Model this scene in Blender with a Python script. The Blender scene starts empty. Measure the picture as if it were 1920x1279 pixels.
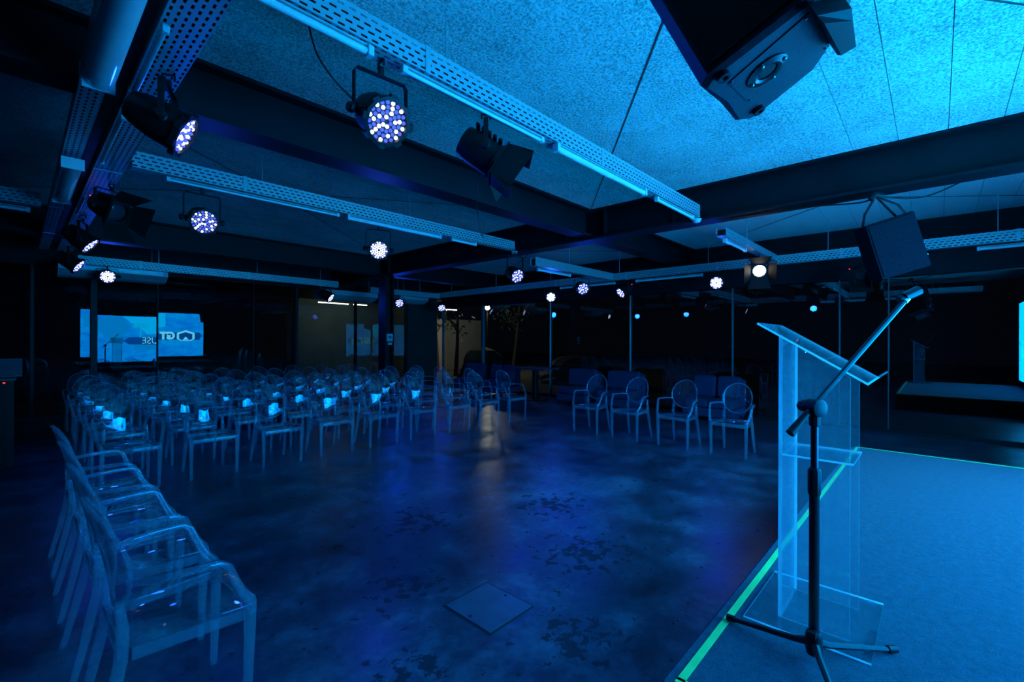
import bpy, bmesh, math, random
from mathutils import Vector, Matrix, Euler

random.seed(7)
SC = bpy.context.scene
COL = SC.collection
PI = math.pi

# ------------------------------------------------------------------ camera
cam_d = bpy.data.cameras.new('camera')
cam_d.sensor_width = 36.0
cam_d.lens = 860.0 / 1920.0 * 36.0
cam_d.clip_start = 0.05
cam_d.clip_end = 200
cam = bpy.data.objects.new('camera', cam_d)
COL.objects.link(cam)
CAM_H = 1.52
YAW = math.radians(42.8)
cam.matrix_world = (Matrix.Translation((0, 0, CAM_H)) @ Matrix.Rotation(YAW - PI / 2, 4, 'Z')
                    @ Matrix.Rotation(PI / 2, 4, 'X') @ Matrix.Rotation(math.radians(0.2), 4, 'Z'))
SC.camera = cam

# ------------------------------------------------------------------ world, exposure
w = bpy.data.worlds.new('night')
SC.world = w
w.use_nodes = True
w.node_tree.nodes['Background'].inputs[0].default_value = (0.01, 0.02, 0.045, 1)
w.node_tree.nodes['Background'].inputs[1].default_value = 0.10
SC.view_settings.view_transform = 'Standard'
SC.view_settings.look = 'None'
SC.view_settings.exposure = 0.0
SC.view_settings.gamma = 1.0
SC.view_settings.use_curve_mapping = False
cy = SC.cycles
cy.max_bounces = 6
cy.diffuse_bounces = 4
cy.glossy_bounces = 4
cy.transmission_bounces = 4
cy.transparent_max_bounces = 44
cy.sample_clamp_indirect = 6.0
cy.caustics_reflective = False
cy.caustics_refractive = False
cy.use_denoising = True
cy.use_adaptive_sampling = True
cy.adaptive_threshold = 0.02

SCREEN_L = 22.0       # radiance scale of the video wall
PAR_W = 42.0         # watts of one blue stage lamp

# ------------------------------------------------------------------ node helpers
def new_mat(name):
    m = bpy.data.materials.new(name)
    m.use_nodes = True
    nt = m.node_tree
    nt.nodes.clear()
    out = nt.nodes.new('ShaderNodeOutputMaterial')
    return m, nt, out

def N(nt, typ, **kw):
    n = nt.nodes.new(typ)
    for k, v in kw.items():
        setattr(n, k, v)
    return n

def setin(n, **kw):
    for k, v in kw.items():
        n.inputs[k.replace('_', ' ')].default_value = v
    return n

def math_n(nt, op, a, b=None):
    n = N(nt, 'ShaderNodeMath', operation=op)
    for i, v in enumerate((a, b)):
        if v is None:
            continue
        if isinstance(v, (int, float)):
            n.inputs[i].default_value = v
        else:
            nt.links.new(v, n.inputs[i])
    return n.outputs[0]

def ramp(nt, fac, stops):
    r = N(nt, 'ShaderNodeValToRGB')
    els = r.color_ramp.elements
    els[0].position, els[0].color = stops[0][0], stops[0][1]
    els[1].position, els[1].color = stops[1][0], stops[1][1]
    for p, c in stops[2:]:
        e = els.new(p)
        e.color = c
    nt.links.new(fac, r.inputs[0])
    return r.outputs[0]

def noise(nt, scale, detail=4, rough=0.6, coord='Object', vec=None):
    n = N(nt, 'ShaderNodeTexNoise')
    n.inputs['Scale'].default_value = scale
    n.inputs['Detail'].default_value = detail
    n.inputs['Roughness'].default_value = rough
    if vec is None:
        tc = N(nt, 'ShaderNodeTexCoord')
        vec = tc.outputs[coord]
    nt.links.new(vec, n.inputs['Vector'])
    return n.outputs['Fac']

def g(v, a=1.0):
    return (v, v, v, a) if isinstance(v, (int, float)) else (v[0], v[1], v[2], a)

def principled(name, col, rough=0.5, metal=0.0, spec=0.5, nscale=0, namp=0.25, bump=0.0, bscale=60, coord='Object'):
    m, nt, out = new_mat(name)
    p = N(nt, 'ShaderNodeBsdfPrincipled')
    p.inputs['Base Color'].default_value = g(col)
    p.inputs['Roughness'].default_value = rough
    p.inputs['Metallic'].default_value = metal
    p.inputs['Specular IOR Level'].default_value = spec
    if nscale:
        f = noise(nt, nscale, 5, coord=coord)
        c = [x for x in g(col)[:3]]
        lo = g([x * (1 - namp) for x in c]); hi = g([min(1, x * (1 + namp)) for x in c])
        nt.links.new(ramp(nt, f, [(0.3, lo), (0.7, hi)]), p.inputs['Base Color'])
    if bump:
        b = N(nt, 'ShaderNodeBump')
        b.inputs['Strength'].default_value = 1.0
        b.inputs['Distance'].default_value = bump
        nt.links.new(noise(nt, bscale, 3, coord=coord), b.inputs['Height'])
        nt.links.new(b.outputs[0], p.inputs['Normal'])
    nt.links.new(p.outputs[0], out.inputs[0])
    return m

def emission(name, col, strength, sample=False):
    m, nt, out = new_mat(name)
    e = N(nt, 'ShaderNodeEmission')
    e.inputs[0].default_value = g(col)
    e.inputs[1].default_value = strength
    nt.links.new(e.outputs[0], out.inputs[0])
    if not sample:
        m.cycles.emission_sampling = 'NONE'
    return m

def acrylic(name, body, tint=(0.93, 0.96, 0.98), bodycol=(0.75, 0.85, 0.95), rough=0.02, ior=1.49, back=0.5):
    """clear plastic: fresnel mirror over a see-through body that scatters a little light"""
    m, nt, out = new_mat(name)
    tr = N(nt, 'ShaderNodeBsdfTransparent'); tr.inputs[0].default_value = g(tint)
    df = N(nt, 'ShaderNodeBsdfDiffuse'); df.inputs[0].default_value = g(bodycol)
    tl = N(nt, 'ShaderNodeBsdfTranslucent'); tl.inputs[0].default_value = g(bodycol)
    sc = N(nt, 'ShaderNodeMixShader'); sc.inputs[0].default_value = back
    nt.links.new(df.outputs[0], sc.inputs[1]); nt.links.new(tl.outputs[0], sc.inputs[2])
    mx = N(nt, 'ShaderNodeMixShader'); mx.inputs[0].default_value = body
    nt.links.new(tr.outputs[0], mx.inputs[1]); nt.links.new(sc.outputs[0], mx.inputs[2])
    gl = N(nt, 'ShaderNodeBsdfGlossy'); gl.inputs['Roughness'].default_value = rough
    # Schlick reflectance, the same for entering and leaving a wall
    f0 = ((ior - 1) / (ior + 1)) ** 2
    ge = N(nt, 'ShaderNodeNewGeometry')
    dt = N(nt, 'ShaderNodeVectorMath', operation='DOT_PRODUCT')
    nt.links.new(ge.outputs['Incoming'], dt.inputs[0]); nt.links.new(ge.outputs['Normal'], dt.inputs[1])
    c = math_n(nt, 'SUBTRACT', 1.0, math_n(nt, 'ABSOLUTE', dt.outputs['Value']))
    fr = math_n(nt, 'ADD', math_n(nt, 'MULTIPLY', math_n(nt, 'POWER', c, 5.0), 1 - f0), f0)
    m2 = N(nt, 'ShaderNodeMixShader')
    nt.links.new(fr, m2.inputs[0])
    nt.links.new(mx.outputs[0], m2.inputs[1]); nt.links.new(gl.outputs[0], m2.inputs[2])
    nt.links.new(m2.outputs[0], out.inputs[0])
    return m

def ceiling_mat(name, lo_hi):
    m, nt, out = new_mat(name)
    p = N(nt, 'ShaderNodeBsdfPrincipled')
    p.inputs['Roughness'].default_value = 0.95
    p.inputs['Specular IOR Level'].default_value = 0.1
    tc = N(nt, 'ShaderNodeTexCoord')
    f1 = noise(nt, 55, 3, 0.7, vec=tc.outputs['Object'])
    f2 = noise(nt, 1.6, 3, 0.6, vec=tc.outputs['Object'])
    mix = math_n(nt, 'ADD', math_n(nt, 'MULTIPLY', f1, 0.8), math_n(nt, 'MULTIPLY', f2, 0.2))
    nt.links.new(ramp(nt, mix, lo_hi), p.inputs['Base Color'])
    b = N(nt, 'ShaderNodeBump'); b.inputs['Strength'].default_value = 1.0; b.inputs['Distance'].default_value = 0.010
    nt.links.new(f1, b.inputs['Height']); nt.links.new(b.outputs[0], p.inputs['Normal'])
    nt.links.new(p.outputs[0], out.inputs[0])
    return m

def floor_mat():
    m, nt, out = new_mat('polished concrete')
    p = N(nt, 'ShaderNodeBsdfPrincipled')
    tc = N(nt, 'ShaderNodeTexCoord')
    v = tc.outputs['Object']
    big = noise(nt, 0.55, 6, 0.62, vec=v)
    mid = noise(nt, 2.6, 6, 0.65, vec=v)
    fine = noise(nt, 16, 4, 0.6, vec=v)
    s = math_n(nt, 'ADD', math_n(nt, 'MULTIPLY', big, 0.45), math_n(nt, 'ADD', math_n(nt, 'MULTIPLY', mid, 0.4), math_n(nt, 'MULTIPLY', fine, 0.15)))
    base = ramp(nt, s, [(0.39, g((0.010, 0.010, 0.016))), (0.5, g((0.05, 0.05, 0.074))), (0.61, g((0.16, 0.16, 0.21)))])
    # worn-off dark flakes with a shape of their own
    wv = noise(nt, 11.0, 8, 0.66, vec=v)
    near = None
    for cx, cyy, rad in ((2.80, 1.85, 0.55), (1.63, 2.40, 0.34), (1.95, 1.35, 0.34), (3.4, 2.6, 0.5), (1.2, 1.75, 0.3), (2.3, 3.2, 0.45)):
        dn = N(nt, 'ShaderNodeVectorMath', operation='DISTANCE')
        nt.links.new(v, dn.inputs[0]); dn.inputs[1].default_value = (cx, cyy, 0)
        k = math_n(nt, 'MAXIMUM', math_n(nt, 'SUBTRACT', 1.0, math_n(nt, 'DIVIDE', dn.outputs['Value'], rad)), 0.0)
        near = k if near is None else math_n(nt, 'MAXIMUM', near, k)
    thr = math_n(nt, 'SUBTRACT', 0.635, math_n(nt, 'MULTIPLY', near, 0.17))
    fl = math_n(nt, 'GREATER_THAN', wv, thr)
    mc = N(nt, 'ShaderNodeMix', data_type='RGBA')
    nt.links.new(math_n(nt, 'MULTIPLY', fl, 0.8), mc.inputs[0])
    nt.links.new(base, mc.inputs[6]); mc.inputs[7].default_value = g((0.008, 0.008, 0.011))
    nt.links.new(mc.outputs[2], p.inputs['Base Color'])
    nt.links.new(math_n(nt, 'ADD', ramp(nt, mid, [(0.3, g(0.27)), (0.75, g(0.42))]), math_n(nt, 'MULTIPLY', fl, 0.3)), p.inputs['Roughness'])
    p.inputs['Specular IOR Level'].default_value = 0.5
    b = N(nt, 'ShaderNodeBump'); b.inputs['Strength'].default_value = 0.25; b.inputs['Distance'].default_value = 0.003
    nt.links.new(mid, b.inputs['Height']); nt.links.new(b.outputs[0], p.inputs['Normal'])
    nt.links.new(p.outputs[0], out.inputs[0])
    return m

def tray_mat(axis):
    """galvanised cable-tray sheet with rows of punched slots"""
    m, nt, out = new_mat('slotted tray ' + axis)
    tc = N(nt, 'ShaderNodeTexCoord')
    sep = N(nt, 'ShaderNodeSeparateXYZ')
    nt.links.new(tc.outputs['Object'], sep.inputs[0])
    x, o = sep.outputs['X'], sep.outputs[axis]
    row = math_n(nt, 'DIVIDE', o, 0.034)
    off = math_n(nt, 'MULTIPLY', math_n(nt, 'FLOOR', row), 0.35)
    fx = math_n(nt, 'FRACT', math_n(nt, 'ADD', math_n(nt, 'DIVIDE', x, 0.062), off))
    fo = math_n(nt, 'FRACT', row)
    hole = math_n(nt, 'MULTIPLY', math_n(nt, 'LESS_THAN', fx, 0.60),
                  math_n(nt, 'MULTIPLY', math_n(nt, 'GREATER_THAN', fo, 0.30), math_n(nt, 'LESS_THAN', fo, 0.68)))
    p = N(nt, 'ShaderNodeBsdfPrincipled')
    p.inputs['Base Color'].default_value = g((0.55, 0.57, 0.58)); p.inputs['Roughness'].default_value = 0.42
    p.inputs['Metallic'].default_value = 0.35
    tr = N(nt, 'ShaderNodeBsdfTransparent')
    mx = N(nt, 'ShaderNodeMixShader')
    nt.links.new(hole, mx.inputs[0]); nt.links.new(p.outputs[0], mx.inputs[1]); nt.links.new(tr.outputs[0], mx.inputs[2])
    nt.links.new(mx.outputs[0], out.inputs[0])
    return m

def carpet_mat():
    m, nt, out = new_mat('stage carpet')
    p = N(nt, 'ShaderNodeBsdfPrincipled')
    p.inputs['Roughness'].default_value = 1.0; p.inputs['Specular IOR Level'].default_value = 0.05
    p.inputs['Sheen Weight'].default_value = 0.15
    f = noise(nt, 160, 3, 0.7); f2 = noise(nt, 26, 4, 0.7)
    s = math_n(nt, 'ADD', math_n(nt, 'MULTIPLY', f, 0.6), math_n(nt, 'MULTIPLY', f2, 0.4))
    nt.links.new(ramp(nt, s, [(0.35, g((0.035, 0.033, 0.046))), (0.62, g((0.11, 0.10, 0.14))), (0.72, g((0.28, 0.25, 0.31)))]), p.inputs['Base Color'])
    b = N(nt, 'ShaderNodeBump'); b.inputs['Distance'].default_value = 0.004
    nt.links.new(f, b.inputs['Height']); nt.links.new(b.outputs[0], p.inputs['Normal'])
    nt.links.new(p.outputs[0], out.inputs[0])
    return m

def screen_mat():
    """picture on the video wall: a blue garden view, brighter sky band in its middle"""
    m, nt, out = new_mat('video wall picture')
    tc = N(nt, 'ShaderNodeTexCoord')
    v = tc.outputs['Object']
    f = noise(nt, 2.2, 6, 0.65, vec=v)
    mp = N(nt, 'ShaderNodeMapping'); mp.inputs['Scale'].default_value = (0.7, 1, 3.2)
    nt.links.new(v, mp.inputs[0])
    f2 = noise(nt, 1.6, 5, 0.6, vec=mp.outputs[0])
    s = math_n(nt, 'ADD', math_n(nt, 'MULTIPLY', f, 0.55), math_n(nt, 'MULTIPLY', f2, 0.45))
    c = ramp(nt, s, [(0.30, g((0.0, 0.13, 0.72))), (0.5, g((0.0, 0.27, 0.95))), (0.68, g((0.0, 0.43, 1.0)))])
    e = N(nt, 'ShaderNodeEmission')
    nt.links.new(c, e.inputs[0]); e.inputs[1].default_value = SCREEN_L
    nt.links.new(e.outputs[0], out.inputs[0])
    return m

M = {}
M['ceil'] = ceiling_mat('sprayed ceiling', [(0.37, g((0.24, 0.26, 0.24))), (0.58, g((0.84, 0.88, 0.84)))])
M['ceil_brightened'] = ceiling_mat('ceiling brightened for missing light', [(0.30, g((0.80, 0.84, 0.80))), (0.65, g((0.92, 0.95, 0.92)))])  # paler, evener copy of the ceiling; colour makes up missing light past the beam
M['floor'] = floor_mat()
M['slab'] = principled('ceiling slab', 0.05, 0.9)
M['beam'] = principled('black painted steel', (0.006, 0.0055, 0.009), 0.6, spec=0.25, nscale=3, namp=0.4)
M['wall_dark'] = principled('dark plaster', 0.03, 0.85, nscale=2)
M['wall_green'] = principled('green grey plaster', (0.30, 0.36, 0.33), 0.9, nscale=1.5, namp=0.15)
M['tray_side'] = tray_mat('Z')
M['tray_bottom'] = tray_mat('Y')
M['galv'] = principled('galvanised steel', (0.55, 0.57, 0.58), 0.38, 0.4, nscale=20, namp=0.15)
M['white'] = principled('white enamel', 0.75, 0.35, nscale=8, namp=0.05)
M['tube'] = principled('opal tube', 0.85, 0.12, nscale=9, namp=0.04)
M['black'] = principled('black plastic', 0.008, 0.5, spec=0.3, nscale=30, namp=0.3)
M['black_gloss'] = principled('black enamel', 0.02, 0.28, nscale=20, namp=0.3)
M['spk'] = principled('black cabinet paint', (0.04, 0.04, 0.055), 0.5, spec=0.3, bump=0.0012, bscale=260, nscale=40, namp=0.2)
M['grille'] = principled('speaker grille', 0.006, 0.8, bump=0.001, bscale=400, nscale=60)
M['cloth_grille'] = principled('acoustic cloth', (0.012, 0.011, 0.016), 0.95, spec=0.05, bump=0.0008, bscale=300, nscale=60)
M['chrome'] = principled('bright steel', 0.65, 0.22, 1.0, nscale=30, namp=0.1)
M['carpet'] = carpet_mat()
M['skirt'] = principled('stage skirt cloth', 0.012, 0.9, nscale=30)
M['tape'] = principled('green tape', (0.28, 0.98, 0.22), 0.6, nscale=14, namp=0.12)
M['screen'] = screen_mat()
M['ink_white'] = emission('screen white', (0.12, 0.70, 1.0), SCREEN_L * 1.15)
M['ink_dark'] = emission('screen deep blue', (0.0, 0.10, 0.50), SCREEN_L * 0.7)
M['ink_sky'] = emission('screen sky', (0.0, 0.46, 1.0), SCREEN_L * 1.1)
M['ink_leaf'] = emission('screen foliage', (0.0, 0.28, 0.85), SCREEN_L * 0.9)
M['ink_palm'] = emission('screen palm', (0.0, 0.50, 0.95), SCREEN_L * 0.95)
M['glass'] = acrylic('window glass', 0.0, (0.42, 0.47, 0.46), rough=0.0, ior=1.47)
M['glass_clear'] = acrylic('window glass outer face', 0.0, (1, 1, 1), rough=0.0, ior=1.0)
M['glass_coated'] = acrylic('coated window glass', 0.0, (0.45, 0.50, 0.49), rough=0.0, ior=2.3)
M['ac_sheet'] = acrylic('clear acrylic sheet', 0.020, (0.95, 0.97, 0.985))
M['ac_leg'] = acrylic('clear acrylic thick', 0.165, (0.90, 0.95, 0.98))
M['lectern'] = acrylic('lectern acrylic', 0.045, (0.95, 0.98, 0.985), (0.7, 0.9, 1.0))
M['lectern_frost'] = acrylic('dusty lectern acrylic', 0.15, (0.95, 0.98, 0.985), (0.75, 0.92, 1.0))
M['lectern_edge'] = acrylic('lectern cut edge', 0.92, (0.8, 0.95, 1.0), (0.85, 1.0, 1.0), 0.2, back=0.8)
M['sofa'] = principled('navy upholstery', (0.03, 0.025, 0.075), 0.9, nscale=40, bump=0.001, bscale=200)
M['wood_dark'] = principled('dark laminate', 0.03, 0.45, nscale=6, namp=0.4)
M['led_white'] = emission('lit led', (0.6, 0.68, 1.0), 5.0)
M['led_blue'] = emission('dim led', (0.08, 0.14, 1.0), 1.25)
M['lens_white'] = emission('lit lamp lens', (1.0, 0.95, 0.80), 9.0)
M['lens_glass'] = acrylic('dark lens', 0.1, (0.3, 0.3, 0.35))
M['red_led'] = emission('red indicator', (1.0, 0.04, 0.03), 2.5)
M['tube_on'] = emission('lit tube', (0.92, 1.0, 0.72), 12.0, True)
M['lamp_on'] = emission('street lamp glow', (1.0, 0.93, 0.75), 170.0, True)
M['ground'] = principled('yard paving', (0.16, 0.15, 0.13), 0.9, nscale=1.2, namp=0.3)
M['render'] = principled('sand coloured render', (0.42, 0.39, 0.32), 0.9, nscale=0.8, namp=0.12)
M['bark'] = principled('bark', (0.06, 0.05, 0.04), 0.9, nscale=12, namp=0.4)
M['leaf'] = principled('night leaf', (0.04, 0.07, 0.04), 0.7, nscale=9, namp=0.5)
M['hatch'] = principled('hatch plate', (0.10, 0.10, 0.14), 0.35, nscale=7, namp=0.2)
M['lid'] = principled('grey laptop lid', (0.05, 0.05, 0.07), 0.4, nscale=10, namp=0.1)
M['cloth_black'] = principled('black table cloth', 0.012, 0.95, nscale=20)
M['ac_white'] = principled('air conditioner casing', 0.55, 0.4, nscale=8, namp=0.06)
M['aluminium'] = principled('anodised frame', 0.22, 0.35, 0.6, nscale=20, namp=0.1)
M['frame_dark'] = principled('dark window frame', 0.010, 0.5, spec=0.25, nscale=14, namp=0.2)

# ------------------------------------------------------------------ mesh builder
class MB:
    def __init__(self):
        self.v, self.f, self.mi = [], [], []
    def add(self, vs, fs, mi=0, mat=None):
        o = len(self.v)
        if mat is not None:
            vs = [mat @ Vector(p) for p in vs]
        self.v += [tuple(p) for p in vs]
        self.f += [tuple(i + o for i in f) for f in fs]
        self.mi += [mi] * len(fs)
        return self
    def box(self, lo, hi, mi=0, mat=None):
        x0, y0, z0 = lo; x1, y1, z1 = hi
        vs = [(x0, y0, z0), (x1, y0, z0), (x1, y1, z0), (x0, y1, z0), (x0, y0, z1), (x1, y0, z1), (x1, y1, z1), (x0, y1, z1)]
        fs = [(3, 2, 1, 0), (4, 5, 6, 7), (0, 1, 5, 4), (1, 2, 6, 5), (2, 3, 7, 6), (3, 0, 4, 7)]
        return self.add(vs, fs, mi, mat)
    def cbox(self, lo, hi, c=0.01, mi=0, mat=None):
        """box with chamfered vertical edges and chamfered rims"""
        x0, y0, z0 = lo; x1, y1, z1 = hi
        def ring(i, z):
            a, b, p, q = x0 + i, x1 - i, y0 + i, y1 - i
            return [(a + c, p, z), (b - c, p, z), (b, p + c, z), (b, q - c, z), (b - c, q, z), (a + c, q, z), (a, q - c, z), (a, p + c, z)]
        vs = ring(c, z0) + ring(0, z0 + c) + ring(0, z1 - c) + ring(c, z1)
        fs = [tuple(range(7, -1, -1)), tuple(range(24, 32))]
        for k in range(3):
            for i in range(8):
                j = (i + 1) % 8
                fs.append((k * 8 + i, k * 8 + j, k * 8 + 8 + j, k * 8 + 8 + i))
        return self.add(vs, fs, mi, mat)
    def prism(self, poly, z0, z1, c=0.0, mi=0, mat=None):
        n = len(poly)
        if c <= 0:
            vs = [(x, y, z0) for x, y in poly] + [(x, y, z1) for x, y in poly]
            fs = [tuple(range(n - 1, -1, -1)), tuple(range(n, 2 * n))]
            fs += [(i, (i + 1) % n, n + (i + 1) % n, n + i) for i in range(n)]
            return self.add(vs, fs, mi, mat)
        cx = sum(p[0] for p in poly) / n; cyy = sum(p[1] for p in poly) / n
        def ins(p):
            d = math.hypot(p[0] - cx, p[1] - cyy) or 1
            k = max(0, 1 - c * 1.3 / d)
            return (cx + (p[0] - cx) * k, cyy + (p[1] - cyy) * k)
        ip = [ins(p) for p in poly]
        vs = [(x, y, z0) for x, y in ip] + [(x, y, z0 + c) for x, y in poly] + [(x, y, z1 - c) for x, y in poly] + [(x, y, z1) for x, y in ip]
        fs = [tuple(range(n - 1, -1, -1)), tuple(range(3 * n, 4 * n))]
        for k in range(3):
            fs += [(k * n + i, k * n + (i + 1) % n, (k + 1) * n + (i + 1) % n, (k + 1) * n + i) for i in range(n)]
        return self.add(vs, fs, mi, mat)
    def lathe(self, prof, n=12, mi=0, mat=None, caps=True, a0=0.0):
        """prof: (radius, height) along local z"""
        vs = [(r * math.cos(a0 + 2 * PI * i / n), r * math.sin(a0 + 2 * PI * i / n), z) for r, z in prof for i in range(n)]
        fs = []
        for k in range(len(prof) - 1):
            fs += [(k * n + i, k * n + (i + 1) % n, (k + 1) * n + (i + 1) % n, (k + 1) * n + i) for i in range(n)]
        if caps:
            fs += [tuple(range(n - 1, -1, -1)), tuple(range((len(prof) - 1) * n, len(prof) * n))]
        return self.add(vs, fs, mi, mat)
    def sweep(self, pts, rads, n=6, mi=0, up=(0, 0, 1), sq=None, a0=0.0):
        """tube along pts; rads a number, list of numbers, or list of (half width, half height)"""
        pts = [Vector(p) for p in pts]
        k = len(pts)
        if isinstance(rads, (int, float)):
            rads = [rads] * k
        vs = []
        for i, p in enumerate(pts):
            t = (pts[min(i + 1, k - 1)] - pts[max(i - 1, 0)]).normalized()
            u = Vector(up)
            if abs(t.dot(u)) > 0.98:
                u = Vector((0, 1, 0)) if abs(t.y) < 0.9 else Vector((1, 0, 0))
            s = t.cross(u).normalized(); u2 = s.cross(t).normalized()
            r = rads[i]
            rw, rh = (r, r) if isinstance(r, (int, float)) else r
            for j in range(n):
                a = a0 + 2 * PI * j / n
                vs.append(p + s * (rw * math.cos(a)) + u2 * (rh * math.sin(a)))
        fs = []
        for i in range(k - 1):
            fs += [(i * n + j, i * n + (j + 1) % n, (i + 1) * n + (j + 1) % n, (i + 1) * n + j) for j in range(n)]
        fs += [tuple(range(n - 1, -1, -1)), tuple(range((k - 1) * n, k * n))]
        return self.add(vs, fs, mi)
    def bar(self, pts, rads, mi=0, up=(0, 0, 1), ch=0.30):
        """sweep with a rectangular section whose long edges are chamfered"""
        pts = [Vector(p) for p in pts]
        k = len(pts)
        if isinstance(rads, (int, float)):
            rads = [rads] * k
        vs = []
        for i, p in enumerate(pts):
            t = (pts[min(i + 1, k - 1)] - pts[max(i - 1, 0)]).normalized()
            u = Vector(up)
            if abs(t.dot(u)) > 0.98:
                u = Vector((0, 1, 0)) if abs(t.y) < 0.9 else Vector((1, 0, 0))
            s_ = t.cross(u).normalized(); u2 = s_.cross(t).normalized()
            r = rads[i]
            a, b = (r, r) if isinstance(r, (int, float)) else r
            c = ch * min(a, b)
            for x, y in ((a, b - c), (a - c, b), (-a + c, b), (-a, b - c), (-a, -b + c), (-a + c, -b), (a - c, -b), (a, -b + c)):
                vs.append(p + s_ * x + u2 * y)
        n = 8
        fs = []
        for i in range(k - 1):
            fs += [(i * n + j, i * n + (j + 1) % n, (i + 1) * n + (j + 1) % n, (i + 1) * n + j) for j in range(n)]
        fs += [tuple(range(n - 1, -1, -1)), tuple(range((k - 1) * n, k * n))]
        return self.add(vs, fs, mi)
    def mesh(self, name, mats, smooth=None):
        me = bpy.data.meshes.new(name)
        me.from_pydata(self.v, [], self.f)
        if not isinstance(mats, (list, tuple)):
            mats = [mats]
        for m in mats:
            me.materials.append(M[m] if isinstance(m, str) else m)
        me.polygons.foreach_set('material_index', self.mi)
        bm = bmesh.new(); bm.from_mesh(me)
        bmesh.ops.recalc_face_normals(bm, faces=bm.faces)
        bm.to_mesh(me); bm.free()
        if smooth is not None:
            me.polygons.foreach_set('use_smooth', [True] * len(me.polygons))
            me.set_sharp_from_angle(angle=math.radians(smooth))
        me.update()
        return me
    def build(self, name, mats, parent=None, smooth=None, loc=(0, 0, 0), rot=(0, 0, 0)):
        return link(name, self.mesh(name, mats, smooth), parent, loc, rot)

def link(name, data, parent=None, loc=(0, 0, 0), rot=(0, 0, 0)):
    o = bpy.data.objects.new(name, data)
    COL.objects.link(o)
    o.location = loc; o.rotation_euler = rot
    if parent is not None:
        o.parent = parent
    return o

def empty(name, loc=(0, 0, 0), rz=0.0):
    o = bpy.data.objects.new(name, None)
    o.empty_display_size = 0.1
    COL.objects.link(o)
    o.location = loc; o.rotation_euler = (0, 0, rz)
    return o

def tag(o, label=None, cat=None, group=None, kind=None):
    if label: o['label'] = label
    if cat: o['category'] = cat
    if group: o['group'] = group
    if kind: o['kind'] = kind
    return o

def struct(o, label=None):
    o['kind'] = 'structure'
    if label: o['label'] = label
    return o

def dup(root, loc, rz, label, group=None):
    r = root.copy(); COL.objects.link(r)
    r.location = loc; r.rotation_euler = (0, 0, rz)
    r['label'] = label
    if group: r['group'] = group
    for ch in root.children:
        c = ch.copy(); COL.objects.link(c); c.parent = r
        for gch in ch.children:
            d = gch.copy(); COL.objects.link(d); d.parent = c
    return r

ORD = ['first', 'second', 'third', 'fourth', 'fifth', 'sixth', 'seventh', 'eighth', 'ninth', 'tenth']

# ================================================================== setting
XW, YW = 10.0, 12.5          # the two glass fronts
XL, YB = -3.6, -1.85         # plain walls outside the picture
ZC = CAM_H + 1.98            # ceiling at the beams
ZB = CAM_H + 1.55            # underside of the beams

struct(MB().box((XL, YB, -0.12), (XW + 0.1, YW + 0.1, 0)).build('floor', 'floor'), 'dark polished concrete floor with worn patches')

# ---- ceiling: sprayed strips between the beams, each bay slightly folded upwards along its diagonals
ceil_o = struct(MB().box((XL, YB, ZC + 0.24), (XW + 0.1, YW + 0.1, ZC + 0.34)).build('ceiling', 'slab'), 'rough sprayed ceiling of long strips between black beams')
BX = [(-0.95, 5.87), (6.13, XW)]
BXL = [(XL, -1.21)]
BY = [(YB, 3.83), (4.05, 9.62), (9.86, YW)]
STRIP = 0.347
def strips(x0, x1, y0, y1, rise):
    hx, hy = (x1 - x0) / 2, (y1 - y0) / 2
    n = max(1, round((y1 - y0) / STRIP))
    sw = (y1 - y0) / n
    def z(x, y):
        return ZC + rise * max(0, min(min(x - x0, x1 - x) / hx, min(y - y0, y1 - y) / hy))
    for i in range(n):
        ya, yb = y0 + i * sw + 0.0024, y0 + (i + 1) * sw - 0.0024
        vs = []
        for dz in (0, 0.05):
            for y in (ya, yb):
                t = min(min(y - y0, y1 - y) / hy, 0.999)
                for x in (x0, x0 + hx * t, x1 - hx * t, x1):
                    vs.append((x, y, z(x, y) + dz))
        fs = []
        for k in range(3):
            fs.append((k, k + 1, k + 5, k + 4)); fs.append((8 + k, 12 + k, 13 + k, 9 + k))
            fs.append((k, 8 + k, 9 + k, k + 1)); fs.append((4 + k, 5 + k, 13 + k, 12 + k))
        fs.append((0, 4, 12, 8)); fs.append((3, 11, 15, 7))
        MB().add(vs, fs).build('strip', 'ceil_brightened' if x0 > 6 else 'ceil', ceil_o)
    if rise > 0.03:
        ap = Vector(((x0 + x1) / 2, (y0 + y1) / 2, 0))
        for cx, cyy in ((x0, y0), (x1, y0), (x1, y1), (x0, y1)):
            c = Vector((cx, cyy, 0)); c.z = ZC + 0.003; a = ap.copy(); a.z = ZC + rise - 0.002
            MB().bar([c, a], 0.006).build('fold_joint', 'slab', ceil_o)
for bx in BX:
    for by in BY:
        strips(bx[0], bx[1], by[0], by[1], 0.10 if by[1] < 10 else 0.02)
strips(XL, -1.21, YB, 3.83, 0.02); strips(XL, -1.21, 4.05, 9.62, 0.02); strips(XL, -1.21, 9.86, YW, 0.02)

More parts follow.
